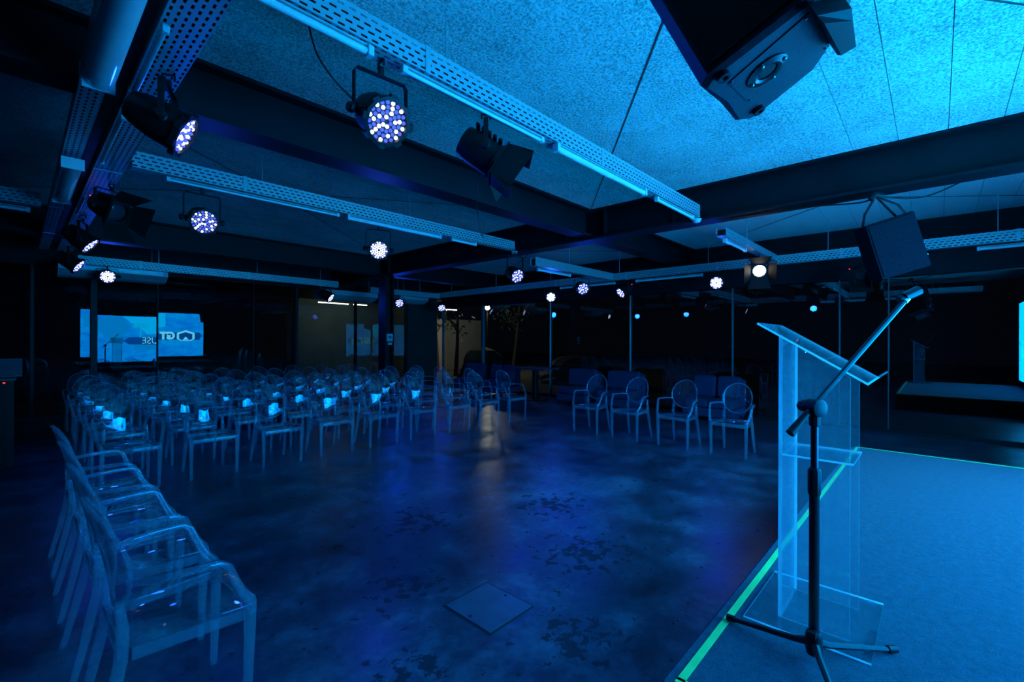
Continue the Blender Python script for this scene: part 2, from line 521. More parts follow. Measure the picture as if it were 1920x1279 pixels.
def ibeam_x(y, x0, x1, name, lab, wf=0.13, zb=ZB):
    m = MB()
    m.box((x0, y - 0.03, zb + 0.03), (x1, y + 0.03, ZC + 0.2)); m.box((x0, y - wf, zb), (x1, y + wf, zb + 0.03)); m.box((x0, y - wf, ZC - 0.03), (x1, y + wf, ZC + 0.2))
    return struct(m.build(name, 'beam'), lab)
def ibeam_y(x, y0, y1, name, lab, wf=0.14, zb=ZB):
    m = MB()
    m.box((x - 0.03, y0, zb + 0.03), (x + 0.03, y1, ZC + 0.2)); m.box((x - wf, y0, zb), (x + wf, y1, zb + 0.03)); m.box((x - wf, y0, ZC - 0.03), (x + wf, y1, ZC + 0.2))
    return struct(m.build(name, 'beam'), lab)
ibeam_x(3.94, XL, 5.86, 'beam', 'black steel ceiling beam crossing above the bare floor', zb=ZB + 0.03)
ibeam_x(3.94, 6.14, XW, 'beam', 'short black ceiling beam running to the sofa windows', zb=ZB + 0.03)
ibeam_x(9.74, XL, 5.86, 'beam', 'black ceiling beam above the rear audience rows', zb=ZB)
ibeam_x(9.74, 6.14, XW, 'beam', 'short black ceiling beam behind the column', zb=ZB)
qb = ibeam_y(6.0, YB, YW, 'beam', 'long black steel beam spanning over the stage end', zb=ZB - 0.02)
for yy in (2.55, 3.6, 4.3, 9.4):
    MB().box((5.88, yy, ZB + 0.02), (5.965, yy + 0.015, ZC - 0.03)).build('stiffener_plate', 'beam', qb)
ibeam_y(-1.08, YB, YW, 'beam', 'black ceiling beam over the control desk side')

# ---- column
cm = MB()
cm.box((5.93, 9.58, 0), (5.965, 9.88, ZB)); cm.box((5.965, 9.71, 0), (6.135, 9.75, ZB)); cm.box((6.135, 9.58, 0), (6.17, 9.88, ZB))
colo = struct(cm.build('column', 'beam'), 'black steel column standing among the audience chairs')
pm = MB().box((5.97, 9.575, 1.50), (6.13, 9.585, 1.68)).box((6.0, 9.575, 1.42), (6.11, 9.585, 1.47))
pm.build('notice_plate', 'ac_white', colo)
MB().prism([(5.985, 0), (6.115, 0), (6.05, -0.05)], 0, 0.004, mat=Matrix.Translation((0, 9.572, 1.62)) @ Matrix.Rotation(PI / 2, 4, 'X')).build('notice_arrow', 'black', colo)

# ---- solid walls out of the picture (they close the room)
struct(MB().box((XL, YB - 0.15, 0), (XW, YB, ZC + 0.3)).build('wall_stage', 'wall_dark'), 'dark wall behind the video wall')
struct(MB().box((XL - 0.15, YB, 0), (XL, YW, ZC + 0.3)).build('wall_desk', 'wall_dark'), 'dark side wall by the control desk')
struct(MB().box((8.5, YW - 0.02, 0), (9.72, YW + 0.14, 3.0)).build('wall_corner', 'wall_dark'), 'dark wall panel in the glazed corner')
struct(MB().box((XL, YW - 0.08, 2.92), (XW, YW + 0.16, ZC + 0.3)).build('trim_1', 'beam'), 'black fascia above the rear glass front')
struct(MB().box((XW - 0.08, YB, 2.62), (XW + 0.16, YW, ZC + 0.3)).build('trim_2', 'beam'), 'black fascia above the side glass front')
struct(MB().box((XW - 0.03, YB, 0), (XW + 0.06, YW, 0.06)).build('trim_3', 'frame_dark'), 'low dark sill under the side glass front')
struct(MB().box((XL, YW - 0.03, 0), (8.5, YW + 0.06, 0.06)).build('trim_4', 'frame_dark'), 'low dark sill under the rear glass front')

# ---- glass fronts: one window per pane, real thin panes that mirror the lit room
win_n = [0]
def window_y(x0, x1, yaw=0.0, pitch=0.0, lab='', post=0.03, handle=None):
    """pane in the rear front (plane y = YW)"""
    win_n[0] += 1
    r = struct(empty('window_%d' % win_n[0], ((x0 + x1) / 2, YW, 0)), lab)
    wd = (x1 - x0) / 2 - 0.004
    pm = MB().box((-wd, -0.002, -1.43), (wd, 0.002, 1.43)); pm.mi = [1, 1, 0, 1, 1, 1]
    pm.build('pane', ['glass', 'glass_clear'], r, loc=(0, 0, 1.49), rot=(pitch, 0, yaw))
    MB().cbox((wd - post, -0.05, 0.05), (wd + post, 0.05, 2.93), 0.006).build('mullion', 'frame_dark', r)
    if handle:
        MB().box((handle, -0.05, 0.95), (handle + 0.03, 0.05, 1.10)).build('lock', 'black', r)
    return r
window_y(XL, -1.6, lab='dark rear glass pane behind the control desk')
window_y(-1.6, 0.2, lab='dark rear glass pane next to the control desk')
window_y(0.2, 1.06, yaw=math.radians(-0.2), pitch=math.radians(0.5), lab='narrow rear glass pane with a slice of the mirrored screen', post=0.055)
window_y(1.06, 2.09, yaw=math.radians(-1.05), pitch=math.radians(0.02), lab='rear glass pane mirroring palm and end of the screen lettering', post=0.012, handle=0.44)
window_y(2.09, 4.0, pitch=math.radians(0.45), lab='rear glass pane mirroring the screen logo', post=0.014)
window_y(4.0, 5.05, lab='dark rear glass pane beside the green lit pane', post=0.04)
window_y(5.05, 6.75, lab='rear glass pane in front of the greenish wall', post=0.03)
window_y(6.75, 8.5, lab='rear glass pane behind the black column', post=0.04)
def window_x(y0, y1, yaw=0.0, lab='', post=0.02, mat='aluminium'):
    win_n[0] += 1
    r = struct(empty('window_%d' % win_n[0], (XW, (y0 + y1) / 2, 0)), lab)
    wd = (y1 - y0) / 2 - 0.004
    pm = MB().box((-0.002, -wd, -1.28), (0.002, wd, 1.28)); pm.mi = [1, 1, 1, 1, 1, 0]
    pm.build('pane', ['glass_coated', 'glass_clear'], r, loc=(0, 0, 1.34), rot=(0, 0, yaw))
    MB().cbox((-0.05, wd - post, 0.05), (0.05, wd + post, 2.63), 0.006).build('mullion', mat, r)
    return r
ys = [YB, 0.6, 1.28, 3.08, 5.38, 7.8, 10.5, YW]
labs = ['side glass pane mirroring the stage end', 'narrow side glass pane behind the lectern', 'side glass pane behind the side chairs',
        'side glass pane behind the pair of sofas', 'side glass pane behind the high table', 'side glass pane behind the far sofas', 'corner glass pane with view to the lit yard']
for i in range(7):
    window_x(ys[i], ys[i + 1], lab=labs[i], yaw=math.radians((0, 0.15, -0.1, 0, 0.1, 0, 0)[i]), post=0.045 if i == 5 else 0.009)

# ================================================================== stage and video wall
HS = 0.35
SX0, SX1, SY0, SY1 = 1.50, 6.42, -1.80, 0.70
st = tag(empty('stage_platform', ((SX0 + SX1) / 2, (SY0 + SY1) / 2, 0)), 'low carpeted stage outlined with glowing green tape', 'stage')
ox, oy = (SX0 + SX1) / 2, (SY0 + SY1) / 2
hx, hy = (SX1 - SX0) / 2, (SY1 - SY0) / 2
MB().cbox((-hx + 0.02, -hy + 0.02, 0), (hx - 0.02, hy - 0.02, HS - 0.03), 0.01).build('skirt', 'skirt', st)
MB().cbox((-hx, -hy, HS - 0.045), (hx, hy, HS), 0.012).build('carpet', 'carpet', st)
def tape(ax, ay, bx_, by_, wdt=0.028):
    a, b = Vector((ax - ox, ay - oy, HS + 0.0012)), Vector((bx_ - ox, by_ - oy, HS + 0.0012))
    n = 14
    t = (b - a); s = Vector((-t.y, t.x, 0)).normalized() * (wdt / 2)
    vs, fs = [], []
    for i in range(n + 1):
        p = a + t * (i / n); j = random.uniform(-0.0025, 0.0025)
        q = Vector((0, 0, 0.0012))
        vs += [p + s * (1 + j * 30), p - s * (1 - j * 30), p + s * (1 + j * 30) + q, p - s * (1 - j * 30) + q]
    for i in range(n):
        k = i * 4
        fs += [(k, k + 4, k + 6, k + 2), (k + 1, k + 3, k + 7, k + 5), (k + 2, k + 6, k + 7, k + 3), (k, k + 1, k + 5, k + 4)]
    fs += [(0, 2, 3, 1), (n * 4, n * 4 + 1, n * 4 + 3, n * 4 + 2)]
    MB().add(vs, fs).build('edge_tape', 'tape', st)
e = 0.055
tape(SX0 + e, SY1 - e, SX1 - e, SY1 - e); tape(SX0 + e, SY1 - e + 0.014, SX0 + e, SY0 + 0.4); tape(SX1 - e, SY1 - e + 0.014, SX1 - e, SY0 + 0.4)

SCX0, SCX1, SCZ0, SCZ1, SCY = 1.73, 6.27, 0.52, 2.57, -1.62
vw = tag(empty('led_screen', ((SCX0 + SCX1) / 2, SCY, 0)), 'large glowing blue video wall with logo and lettering at the stage rear', 'screen')
cw, chh = (SCX1 - SCX0) / 2, (SCZ1 - SCZ0) / 2
zc = (SCZ0 + SCZ1) / 2
MB().cbox((-cw - 0.02, -0.12, SCZ0 - 0.02), (cw + 0.02, -0.01, SCZ1 + 0.02), 0.01).build('cabinet', 'black', vw)
for k in (-1, 1):
    MB().box((k * cw * 0.7 - 0.05, -0.1, HS), (k * cw * 0.7 + 0.05, -0.02, SCZ0)).build('foot', 'black', vw)
pm_ = MB().add([(-cw, 0, SCZ0), (cw, 0, SCZ0), (cw, 0, SCZ1), (-cw, 0, SCZ1)], [(0, 1, 2, 3)])
pic = pm_.build('picture', 'screen', vw)
for p_ in pic.data.polygons:
    if p_.normal.y < 0: p_.flip()
pic.data.update()
# printed shapes of the picture (flat light image); local x grows towards the viewer's left-hand side
def print_poly(name, pts, mat, y):
    mm = MB().add([(x, y, z) for x, z in pts], [tuple(range(len(pts)))])
    o = mm.build(name, mat, vw)
    for p_ in o.data.polygons:
        if p_.normal.y < 0: p_.flip()
    return o
def bx(x): return x - (SCX0 + SCX1) / 2
sky = [(bx(4.75), SCZ1 - 0.03), (bx(2.7), SCZ1 - 0.03), (bx(3.0), 2.25), (bx(3.3), 2.05), (bx(3.55), 1.75), (bx(3.85), 1.78), (bx(4.3), 1.85), (bx(4.75), 1.9)]
print_poly('sky_image', sky, 'ink_sky', 0.001)
pal = MB()
for k in range(9):
    a = PI * (0.02 + 0.96 * k / 8); r = 0.34 + 0.06 * (k % 2)
    c = (bx(3.30), 2.1)
    tip = (c[0] + r * math.cos(a), c[1] + 0.8 * r * math.sin(a) - 0.1)
    nrm = (-math.sin(a) * 0.045, math.cos(a) * 0.045); mid = ((c[0] + tip[0]) / 2, (c[1] + tip[1]) / 2 + 0.03)
    pal.add([(c[0], 0.002, c[1]), (mid[0] + nrm[0], 0.002, mid[1] + nrm[1]), (tip[0], 0.002, tip[1]), (mid[0] - nrm[0], 0.002, mid[1] - nrm[1])], [(0, 1, 2, 3)])
pal.add([(bx(3.27), 0.002, 1.6), (bx(3.33), 0.002, 1.6), (bx(3.32), 0.002, 2.1), (bx(3.28), 0.002, 2.1)], [(0, 1, 2, 3)])
pal.build('palm_image', 'ink_palm', vw)
fol = []
for k in range(18):
    a = 2 * PI * k / 18; r = 0.55 + random.uniform(-0.09, 0.09)
    fol.append((bx(2.35) + r * math.cos(a), 2.05 + 0.48 * r * math.sin(a) / 0.55))
fol = [(x, min(z, SCZ1 - 0.02)) for x, z in fol]
print_poly('tree_image', fol, 'ink_leaf', 0.0015)
print_poly('house_image', [(bx(4.6), 1.05), (bx(3.1), 1.05), (bx(3.1), 1.4), (bx(3.4), 1.55), (bx(3.9), 1.72), (bx(4.6), 1.5)], 'ink_leaf', 0.0015)
print_poly('lettering_band', [(bx(6.1), 1.30), (bx(2.9), 1.30), (bx(2.7), 1.45), (bx(2.9), 1.62), (bx(6.1), 1.66), (bx(6.2), 1.5)], 'ink_dark', 0.002)
# hexagon house logo: white outline with a small peak
hexo = [(bx(5.55) + 0.36 * a, 1.50 + 0.27 * b) for a, b in ((0, 1), (1, 0.5), (1, -0.6), (0.5, -0.95), (-0.5, -0.95), (-1, -0.6), (-1, 0.5))]
hexi = [(bx(5.55) + 0.27 * a, 1.47 + 0.20 * b) for a, b in ((0, 1), (1, 0.5), (1, -0.6), (0.5, -0.98), (-0.5, -0.98), (-1, -0.6), (-1, 0.5))]
lm = MB()
nn = 7
lm.add([(x, 0.004, z) for x, z in hexo] + [(x, 0.004, z) for x, z in hexi], [(i, (i + 1) % nn, nn + (i + 1) % nn, nn + i) for i in range(nn)])
lm.add([(bx(5.55) - 0.13, 0.004, 1.30), (bx(5.55) + 0.13, 0.004, 1.30), (bx(5.55), 0.004, 1.46)], [(0, 1, 2)])
lm.build('logo', 'ink_white', vw)
def text_part(txt, size, bold, xleft, z, width):
    cu = bpy.data.curves.new('t', 'FONT')
    cu.body = txt; cu.size = size; cu.offset = bold
    to = bpy.data.objects.new('t', cu); COL.objects.link(to)
    bpy.context.view_layer.update()
    dg = bpy.context.evaluated_depsgraph_get()
    me = bpy.data.meshes.new_from_object(to.evaluated_get(dg))
    bpy.data.objects.remove(to)
    xs = [v.co.x for v in me.vertices]
    s = width / (max(xs) - min(xs)); x0 = min(xs)
    for v in me.vertices:
        x, y = v.co.x, v.co.y
        v.co = (bx(xleft) - (x - x0) * s, 0.005, z + y)
    me.materials.clear(); me.materials.append(M['ink_white'])
    return link('lettering', me, vw)
text_part('GT', 0.46, 0.03, 5.12, 1.34, 0.60)
text_part('HOUSE', 0.42, 0.0, 4.45, 1.33, 1.08)

# ================================================================== cable trays, tube lights
def tray(axis, x, y, z, length, label, group='cable trays', rods=None, hgt=0.15, wid=0.12, slotted=True, ends=True):
    """U tray; axis 'x' or 'y'; (x, y, z) start corner at the underside, on the near side"""
    r = tag(empty('cable_tray', (x, y, z), 0 if axis == 'x' else PI / 2), label, 'cable tray', group)
    ny = wid if axis == 'x' else -wid
    lo, hi = min(0, ny), max(0, ny)
    ms, mb = ('tray_side', 'tray_bottom') if slotted else ('galv', 'galv')
    MB().box((0, lo, 0), (length, lo + 0.003, hgt)).build('side_plate', ms, r)
    MB().box((0, hi - 0.003, 0), (length, hi, hgt)).build('side_plate', ms, r)
    MB().box((0, lo + 0.003, 0.0), (length, hi - 0.003, 0.003)).build('bottom_plate', mb, r)
    MB().box((0.02, lo + 0.012, 0.012), (length - 0.02, hi - 0.012, hgt * 0.8)).build('cable_fill', 'black', r)  # plain black block added in place of cables so the slots look dark
    n = int(length // 1.9)
    for k in range(n):
        xx = 0.9 + k * 1.9
        MB().box((xx, lo - 0.004, -0.004), (xx + 0.035, hi + 0.004, hgt + 0.004)).build('joint_clip', 'galv', r)
        MB().sweep([(xx + 0.2, (lo + hi) / 2, 0.01), (xx + 0.2, (lo + hi) / 2, ZC + 0.02 - z)], 0.005, 5).build('hanger_rod', 'galv', r)
    if ends:
        MB().box((length, lo, 0), (length + 0.004, hi, hgt)).build('end_plate', 'galv', r)
    return r
ZT = CAM_H + 1.555
tray('x', 0.70, 2.17, ZT, 5.08, 'long slotted cable tray crossing over the bare floor')
tray('x', 6.22, 2.0, CAM_H + 1.38, 2.66, 'cable tray beyond the stage end beam carrying the white lamp', hgt=0.10)
tray('x', 0.70, 5.3, ZT, 5.08, 'slotted cable tray above the front audience row')
tray('x', 6.22, 5.2, CAM_H + 1.34, 2.66, 'cable tray leading to the sofa windows', slotted=False)
tray('x', 0.70, 11.25, CAM_H + 1.36, 4.9, 'far slotted cable tray over the last rows')
tray('x', 6.5, 11.25, CAM_H + 1.30, 2.38, 'far cable tray behind the black column', slotted=False)
tray('x', XL, 7.4, ZT - 0.05, 3.78, 'short slotted tray over the control desk')
tray('y', 0.47, -1.0, ZT + 0.0, 12.2, 'slotted tray with dark lamps running from overhead to the rear', wid=0.20, hgt=0.13)
tray('y', 0.25, -1.0, ZT - 0.02, 12.2, 'second slotted tray running from overhead to the rear', wid=0.12, hgt=0.10)
tray('y', 8.9, -1.7, CAM_H + 1.34, 13.6, 'long slotted tray along the side glass front', wid=0.12)
# open-mouthed duct bottoms between the two trays are dark
tag(MB().box((0.385, -1.0, ZT + 0.02), (0.455, 11.2, ZT + 0.09)).build('cable_bundle', 'black'), 'dark bundle of cables between the two long trays', 'cable')

def tube_light(axis, x, y, z, length, label, rad=0.019, housing=True):
    r = tag(empty('tube_light', (x, y, z), 0 if axis == 'x' else PI / 2), label, 'tube light', 'unlit tube lights')
    MB().sweep([(0.03, 0, 0), (length - 0.03, 0, 0)], rad, 10).build('tube', 'tube', r, smooth=40)
    for xx in (0, length - 0.035):
        MB().cbox((xx, -rad - 0.006, -rad - 0.004), (xx + 0.035, rad + 0.006, rad + 0.012), 0.004).build('end_cap', 'white', r)
    if housing:
        MB().cbox((0, -0.014, rad + 0.004), (length, 0.014, rad + 0.016), 0.003).build('housing', 'galv', r)
    return r
zt = ZT - 0.045
tube_light('x', 0.55, 2.187, zt, 0.72, 'bare unlit tube light under the tray above the hanging cable')
tube_light('x', 1.45, 2.187, zt, 1.25, 'long unlit tube light between blue lamp and barn door lamp', 0.012)
tube_light('x', 2.85, 2.187, zt, 1.5, 'thick unlit tube light beside the barn door lamp', 0.024)
tube_light('x', 4.6, 2.187, zt, 1.0, 'unlit tube light ending under the stage end beam', 0.016)
tube_light('x', 6.35, 2.06, CAM_H + 1.335, 0.9, 'unlit tube light near the lit white lamp')
tube_light('x', 0.95, 5.316, zt, 1.7, 'thin unlit tube light over the first audience seats', 0.012)
tube_light('x', 2.75, 5.316, zt, 1.45, 'thick unlit tube light above the front row middle', 0.024)
tube_light('x', 4.4, 5.316, zt, 0.5, 'short unlit tube light at the tray end', 0.018)
tube_light('x', 6.35, 5.26, CAM_H + 1.28, 1.0, 'unlit tube light behind the beam crossing')
tube_light('y', 8.95, -0.9, CAM_H + 1.28, 0.5, 'short unlit tube light on the side window tray')
tube_light('y', 8.95, 3.3, CAM_H + 1.28, 1.4, 'unlit tube light on the tray beside the blue window lamp')
tube_light('y', 8.95, 5.2, CAM_H + 1.28, 1.5, 'unlit tube light on the tray above the sofas')
tube_light('x', -1.5, 7.46, ZT - 0.11, 1.6, 'unlit tube light over the control desk')
tube_light('y', 0.49, 2.75, zt, 1.15, 'thin unlit tube light along the overhead tray, nearest', 0.010)
tube_light('y', 0.49, 4.05, zt, 1.2, 'thin unlit tube light along the overhead tray, beyond the dark lamp', 0.010)
tube_light('y', 0.49, 6.6, zt, 1.0, 'thin unlit tube light along the overhead tray, further back', 0.010)
# wide half-round fittings overhead
def wide_tube(y0, y1, x, label):
    r = tag(empty('trough_light', (x, y0, ZT - 0.10), PI / 2), label, 'tube light', 'wide trough lights')
    L = y1 - y0
    n = 9
    vs = []
    for xx in (0, L):
        for k in range(n):
            a = PI * k / (n - 1)
            vs.append((xx, 0.068 * math.cos(a), -0.055 * math.sin(a)))
        vs += [(xx, -0.068, 0.03), (xx, 0.068, 0.03)]
    q = n + 2
    fs = [(i, (i + 1) % q, q + (i + 1) % q, q + i) for i in range(q)] + [tuple(range(q)), tuple(range(2 * q - 1, q - 1, -1))]
    MB().add(vs, fs).build('diffuser', 'tube', r, smooth=50)
    for xx in (-0.004, L):
        MB().box((xx, -0.071, -0.058), (xx + 0.008, 0.071, 0.034)).build('end_cap', 'white', r)
    for xx in (L * 0.2, L * 0.8):
        MB().sweep([(xx, 0, 0.03), (xx, 0, 0.079)], 0.006, 6).build('bracket', 'galv', r)
wide_tube(0.6, 3.45, 0.31, 'wide half-round trough light overhead, nearest fitting')
wide_tube(5.2, 6.6, 0.31, 'wide half-round trough light further along the tray')

# ================================================================== lamps
def rotmat(yaw, tilt):
    """local +x looks along yaw, turned down by tilt"""
    return Matrix.Rotation(yaw, 4, 'Z') @ Matrix.Rotation(tilt, 4, 'Y')

def par_meshes():
    d = {}
    toX = Matrix.Rotation(PI / 2, 4, 'Y')
    # housing: lathe about local x
    b = MB()
    b.lathe([(0.05, -0.20), (0.085, -0.195), (0.105, -0.13), (0.115, -0.06), (0.118, 0.06), (0.13, 0.066), (0.13, 0.10), (0.112, 0.102), (0.108, 0.078)], 12, mat=toX, a0=PI / 12)
    for s in (-1, 1):
        b.lathe([(0.022, 0), (0.03, 0.006), (0.03, 0.022), (0.02, 0.03)], 8, mat=Matrix.Translation((0, s * 0.118, 0)) @ Matrix.Rotation(-s * PI / 2, 4, 'X'))
    for k in range(8):
        a = 2 * PI * k / 8
        b.box((0.066, -0.018, 0.125), (0.10, 0.018, 0.14), mat=Matrix.Rotation(a, 4, 'X'))
    d['body'] = b.mesh('par_body', 'black', 35)
    y = MB()
    y.bar([(0, -0.155, 0), (0, -0.155, 0.22), (0, -0.14, 0.245), (0, 0.14, 0.245), (0, 0.155, 0.22), (0, 0.155, 0)], [(0.004, 0.016)] * 6, up=(1, 0, 0))
    d['yoke'] = y.mesh('par_yoke', 'black')
    d['knob'] = MB().lathe([(0.012, 0), (0.028, 0.004), (0.03, 0.02), (0.022, 0.034)], 8, mat=Matrix.Rotation(PI / 2, 4, 'X')).mesh('par_knob', 'black')
    c = MB().bar([(0, 0, 0.245), (0, 0, 0.30)], 0.014).bar([(-0.03, 0, 0.30), (-0.03, 0, 0.335), (0.03, 0, 0.335), (0.03, 0, 0.30)], 0.006, up=(0, 1, 0))
    d['clamp'] = c.mesh('par_clamp', 'black')
    l = MB()
    pts = []
    rp = 0.0
    for ring, cnt in ((1, 6), (2, 12), (3, 17), (4, 20)):
        for i in range(cnt):
            a = 2 * PI * i / cnt + ring * 0.37
            pts.append((0.0245 * ring * math.cos(a), 0.0245 * ring * math.sin(a)))
    for i, (u, v) in enumerate(pts):
        prof = [(0.0112, 0.080), (0.0105, 0.0855), (0.006, 0.0895)]
        T = toX @ Matrix.Translation((u, v, 0))
        l.lathe(prof, 7, mi=0 if (i * 7) % 5 < 2 else 1, mat=T)
    d['leds'] = l.mesh('par_leds', ['led_white', 'led_blue'])
    nf = len(l.mi) // len(pts)
    l.mi = [1 if (i // nf >= 35 and (i // nf) % 3 == 0) else 0 for i in range(len(l.mi))]
    d['leds_hot'] = l.mesh('par_leds_hot', ['led_white', 'led_blue'])
    d['plate'] = MB().lathe([(0.108, 0.0765), (0.108, 0.080)], 16, mat=toX).mesh('par_plate', 'black_gloss')
    return d
PM = par_meshes()
def ang(dx, dy): return math.atan2(dy, dx)
def hang(r, z, top):
    k = (top - z) / 0.342
    for nm in ('clamp', 'yoke'):
        o = link(nm, PM[nm], r); o.scale = (1, 1, k)
def par_lamp(x, y, z, aim, label, power=PAR_W, hot=False, top=ZT, lit=True, group='blue led stage lamps', spread=120):
    """head centre at (x, y, z), pointing at aim"""
    d = Vector(aim) - Vector((x, y, z))
    yaw = math.atan2(d.y, d.x); tilt = math.atan2(-d.z, math.hypot(d.x, d.y))
    r = tag(empty('stage_lamp', (x, y, z), yaw), label, 'stage lamp', group)
    hang(r, z, top)
    body = link('housing', PM['body'], r, rot=(0, tilt, 0))
    link('led_plate', PM['plate'], body)
    for s in (-1, 1):
        link('tilt_knob', PM['knob'], r, loc=(0, s * 0.157, 0), rot=(0, 0, 0 if s < 0 else PI))
    if lit:
        le = link('led_lenses', PM['leds_hot' if hot else 'leds'], body)
        le['kind'] = 'stuff'
        ld = bpy.data.lights.new('lamp_beam', 'SPOT')
        ld.color = (0.0, 0.06, 1.0); ld.energy = power; ld.spot_size = math.radians(spread); ld.spot_blend = 0.9; ld.shadow_soft_size = 0.10
        lo = bpy.data.objects.new('lamp_beam', ld); COL.objects.link(lo)
        lo.parent = r
        lo.rotation_euler = (Matrix.Rotation(tilt, 4, 'Y') @ Matrix.Rotation(-PI / 2, 4, 'Y')).to_euler()
        lo.location = Matrix.Rotation(tilt, 4, 'Y') @ Vector((0.13, 0, 0))
    return r

par_lamp(0.60, 3.30, CAM_H + 1.25, (3.9, 1.9, 0.9), 'large dark stage lamp overhead at the crossing of the slotted trays')
par_lamp(1.37, 2.265, CAM_H + 1.235, (1.15, -0.5, 0.9), 'blue led stage lamp with visible lens dots under the long tray')
par_lamp(1.26, 5.395, CAM_H + 1.20, (1.1, 0.8, 0.7), 'blue led stage lamp above the front seats near the control desk')
par_lamp(3.23, 5.395, CAM_H + 1.20, (0.8, 0.3, 0.9), 'glaring blue led stage lamp above the front row middle', hot=True)
par_lamp(1.14, 11.30, CAM_H + 1.18, (0.9, 2.0, 0.3), 'glaring led stage lamp on the far tray beside the air conditioner', hot=True, top=CAM_H + 1.36)
par_lamp(0.60, 10.1, CAM_H + 1.22, (4.4, 8.6, 0.0), 'far dark stage lamp at the end of the overhead tray')
par_lamp(0.56, 7.85, CAM_H + 1.24, (4.2, 6.6, -0.6), 'dark stage lamp halfway along the overhead tray')
par_lamp(5.75, 5.26, CAM_H + 1.13, (4.4, 0.6, 0.3), 'blue led stage lamp under the beam crossing')
par_lamp(7.75, 5.26, CAM_H + 1.08, (4.0, 0.5, 0.3), 'blue led stage lamp hanging before the dark windows, second after the crossing', top=CAM_H + 1.34)
par_lamp(8.96, 7.0, CAM_H + 1.10, (3.0, 1.5, 0.4), 'blue led stage lamp on the window tray above the far sofas', hot=True, top=CAM_H + 1.34)
par_lamp(7.36, 11.20, CAM_H + 1.08, (4.5, 3.0, 0.0), 'small far led stage lamp behind the column', top=CAM_H + 1.30)
par_lamp(8.96, 11.30, CAM_H + 1.06, (7.0, 7.5, 0.0), 'small far led stage lamp in the glazed corner', top=CAM_H + 1.34)
par_lamp(5.35, 11.30, CAM_H + 1.12, (7.5, 8.5, 0.3), 'far stage lamp turned sideways over the lit tubes', top=CAM_H + 1.36)
par_lamp(8.96, 3.05, CAM_H + 1.12, (1.5, 0.6, 0.6), 'glaring blue led stage lamp beside the white lamp', hot=True, top=CAM_H + 1.34)
par_lamp(8.96, 5.0, CAM_H + 1.10, (5.5, 6.5, 0.0), 'stage lamp with red indicator seen edge-on before the windows', power=PAR_W * 0.4, top=CAM_H + 1.34)

def fresnel_meshes():
    d = {}
    toX = Matrix.Rotation(PI / 2, 4, 'Y')
    b = MB()
    b.lathe([(0.05, -0.19), (0.10, -0.18), (0.115, -0.10), (0.115, 0.07), (0.128, 0.075), (0.128, 0.10), (0.095, 0.10), (0.09, 0.06)], 12, mat=toX, a0=PI / 12)
    for k in range(5):
        b.box((-0.15 + k * 0.045, -0.10, 0.105), (-0.125 + k * 0.045, 0.10, 0.12))
    d['body'] = b.mesh('fresnel_body', 'black', 35)
    d['lens'] = MB().lathe([(0.089, 0.058), (0.089, 0.064), (0.06, 0.08), (0.02, 0.088)], 16, mat=toX).mesh('fresnel_lens_on', 'lens_white', 40)
    d['lens_off'] = MB().lathe([(0.089, 0.058), (0.089, 0.064), (0.06, 0.08), (0.02, 0.088)], 16, mat=toX).mesh('fresnel_lens_off', 'lens_glass', 40)
    d['frame'] = MB().box((0.10, -0.125, -0.125), (0.108, -0.10, 0.125)).box((0.10, 0.10, -0.125), (0.108, 0.125, 0.125)).box((0.10, -0.10, -0.125), (0.108, 0.10, -0.10)).box((0.10, -0.10, 0.10), (0.108, 0.10, 0.125)).mesh('barn_frame', 'black')
    vs = [(0, -0.115, 0), (0, 0.115, 0), (0.17, 0.16, 0), (0.17, -0.16, 0)]
    vs2 = [(x, y, z + 0.003) for x, y, z in vs]
    d['flap'] = MB().add(vs + vs2, [(0, 1, 2, 3), (7, 6, 5, 4), (0, 4, 5, 1), (1, 5, 6, 2), (2, 6, 7, 3), (3, 7, 4, 0)]).mesh('barn_flap', 'black')
    return d
FM = fresnel_meshes()
def fresnel(x, y, z, aim, label, lit=False, top=ZT, flaps=(50, 35, 55, 40), power=60):
    d = Vector(aim) - Vector((x, y, z))
    yaw = math.atan2(d.y, d.x); tilt = math.atan2(-d.z, math.hypot(d.x, d.y))
    r = tag(empty('barn_door_lamp', (x, y, z), yaw), label, 'stage lamp', 'barn door lamps')
    hang(r, z, top)
    body = link('housing', FM['body'], r, rot=(0, tilt, 0))
    for s in (-1, 1):
        link('tilt_knob', PM['knob'], r, loc=(0, s * 0.157, 0), rot=(0, 0, 0 if s < 0 else PI))
    link('lens', FM['lens' if lit else 'lens_off'], body)
    link('barn_frame', FM['frame'], body)
    for k in range(4):
        a = k * PI / 2
        Rm = Matrix.Rotation(a, 4, 'X') @ Matrix.Translation((0.108, 0, 0.115)) @ Matrix.Rotation(-math.radians(flaps[k]), 4, 'Y')
        f = link('barn_door', FM['flap'], body)
        f.location = Rm.to_translation(); f.rotation_euler = Rm.to_euler()
    if lit:
        ld = bpy.data.lights.new('lamp_beam', 'SPOT')
        ld.color = (1.0, 0.95, 0.82); ld.energy = power; ld.spot_size = math.radians(50); ld.spot_blend = 0.6; ld.shadow_soft_size = 0.06
        lo = bpy.data.objects.new('lamp_beam', ld); COL.objects.link(lo); lo.parent = r
        lo.rotation_euler = (Matrix.Rotation(tilt, 4, 'Y') @ Matrix.Rotation(-PI / 2, 4, 'Y')).to_euler()
        lo.location = Matrix.Rotation(tilt, 4, 'Y') @ Vector((0.3, 0, 0))
    return r
fresnel(2.18, 2.268, CAM_H + 1.27, (4.2, 0.3, 0.9), 'black barn door lamp hanging under the long slotted tray', flaps=(12, 10, 0, 58))
fresnel(7.96, 2.06, CAM_H + 1.14, (3.2, 0.6, 0.7), 'barn door lamp with glowing white lens beyond the beam', lit=True, power=0.5, top=CAM_H + 1.38)
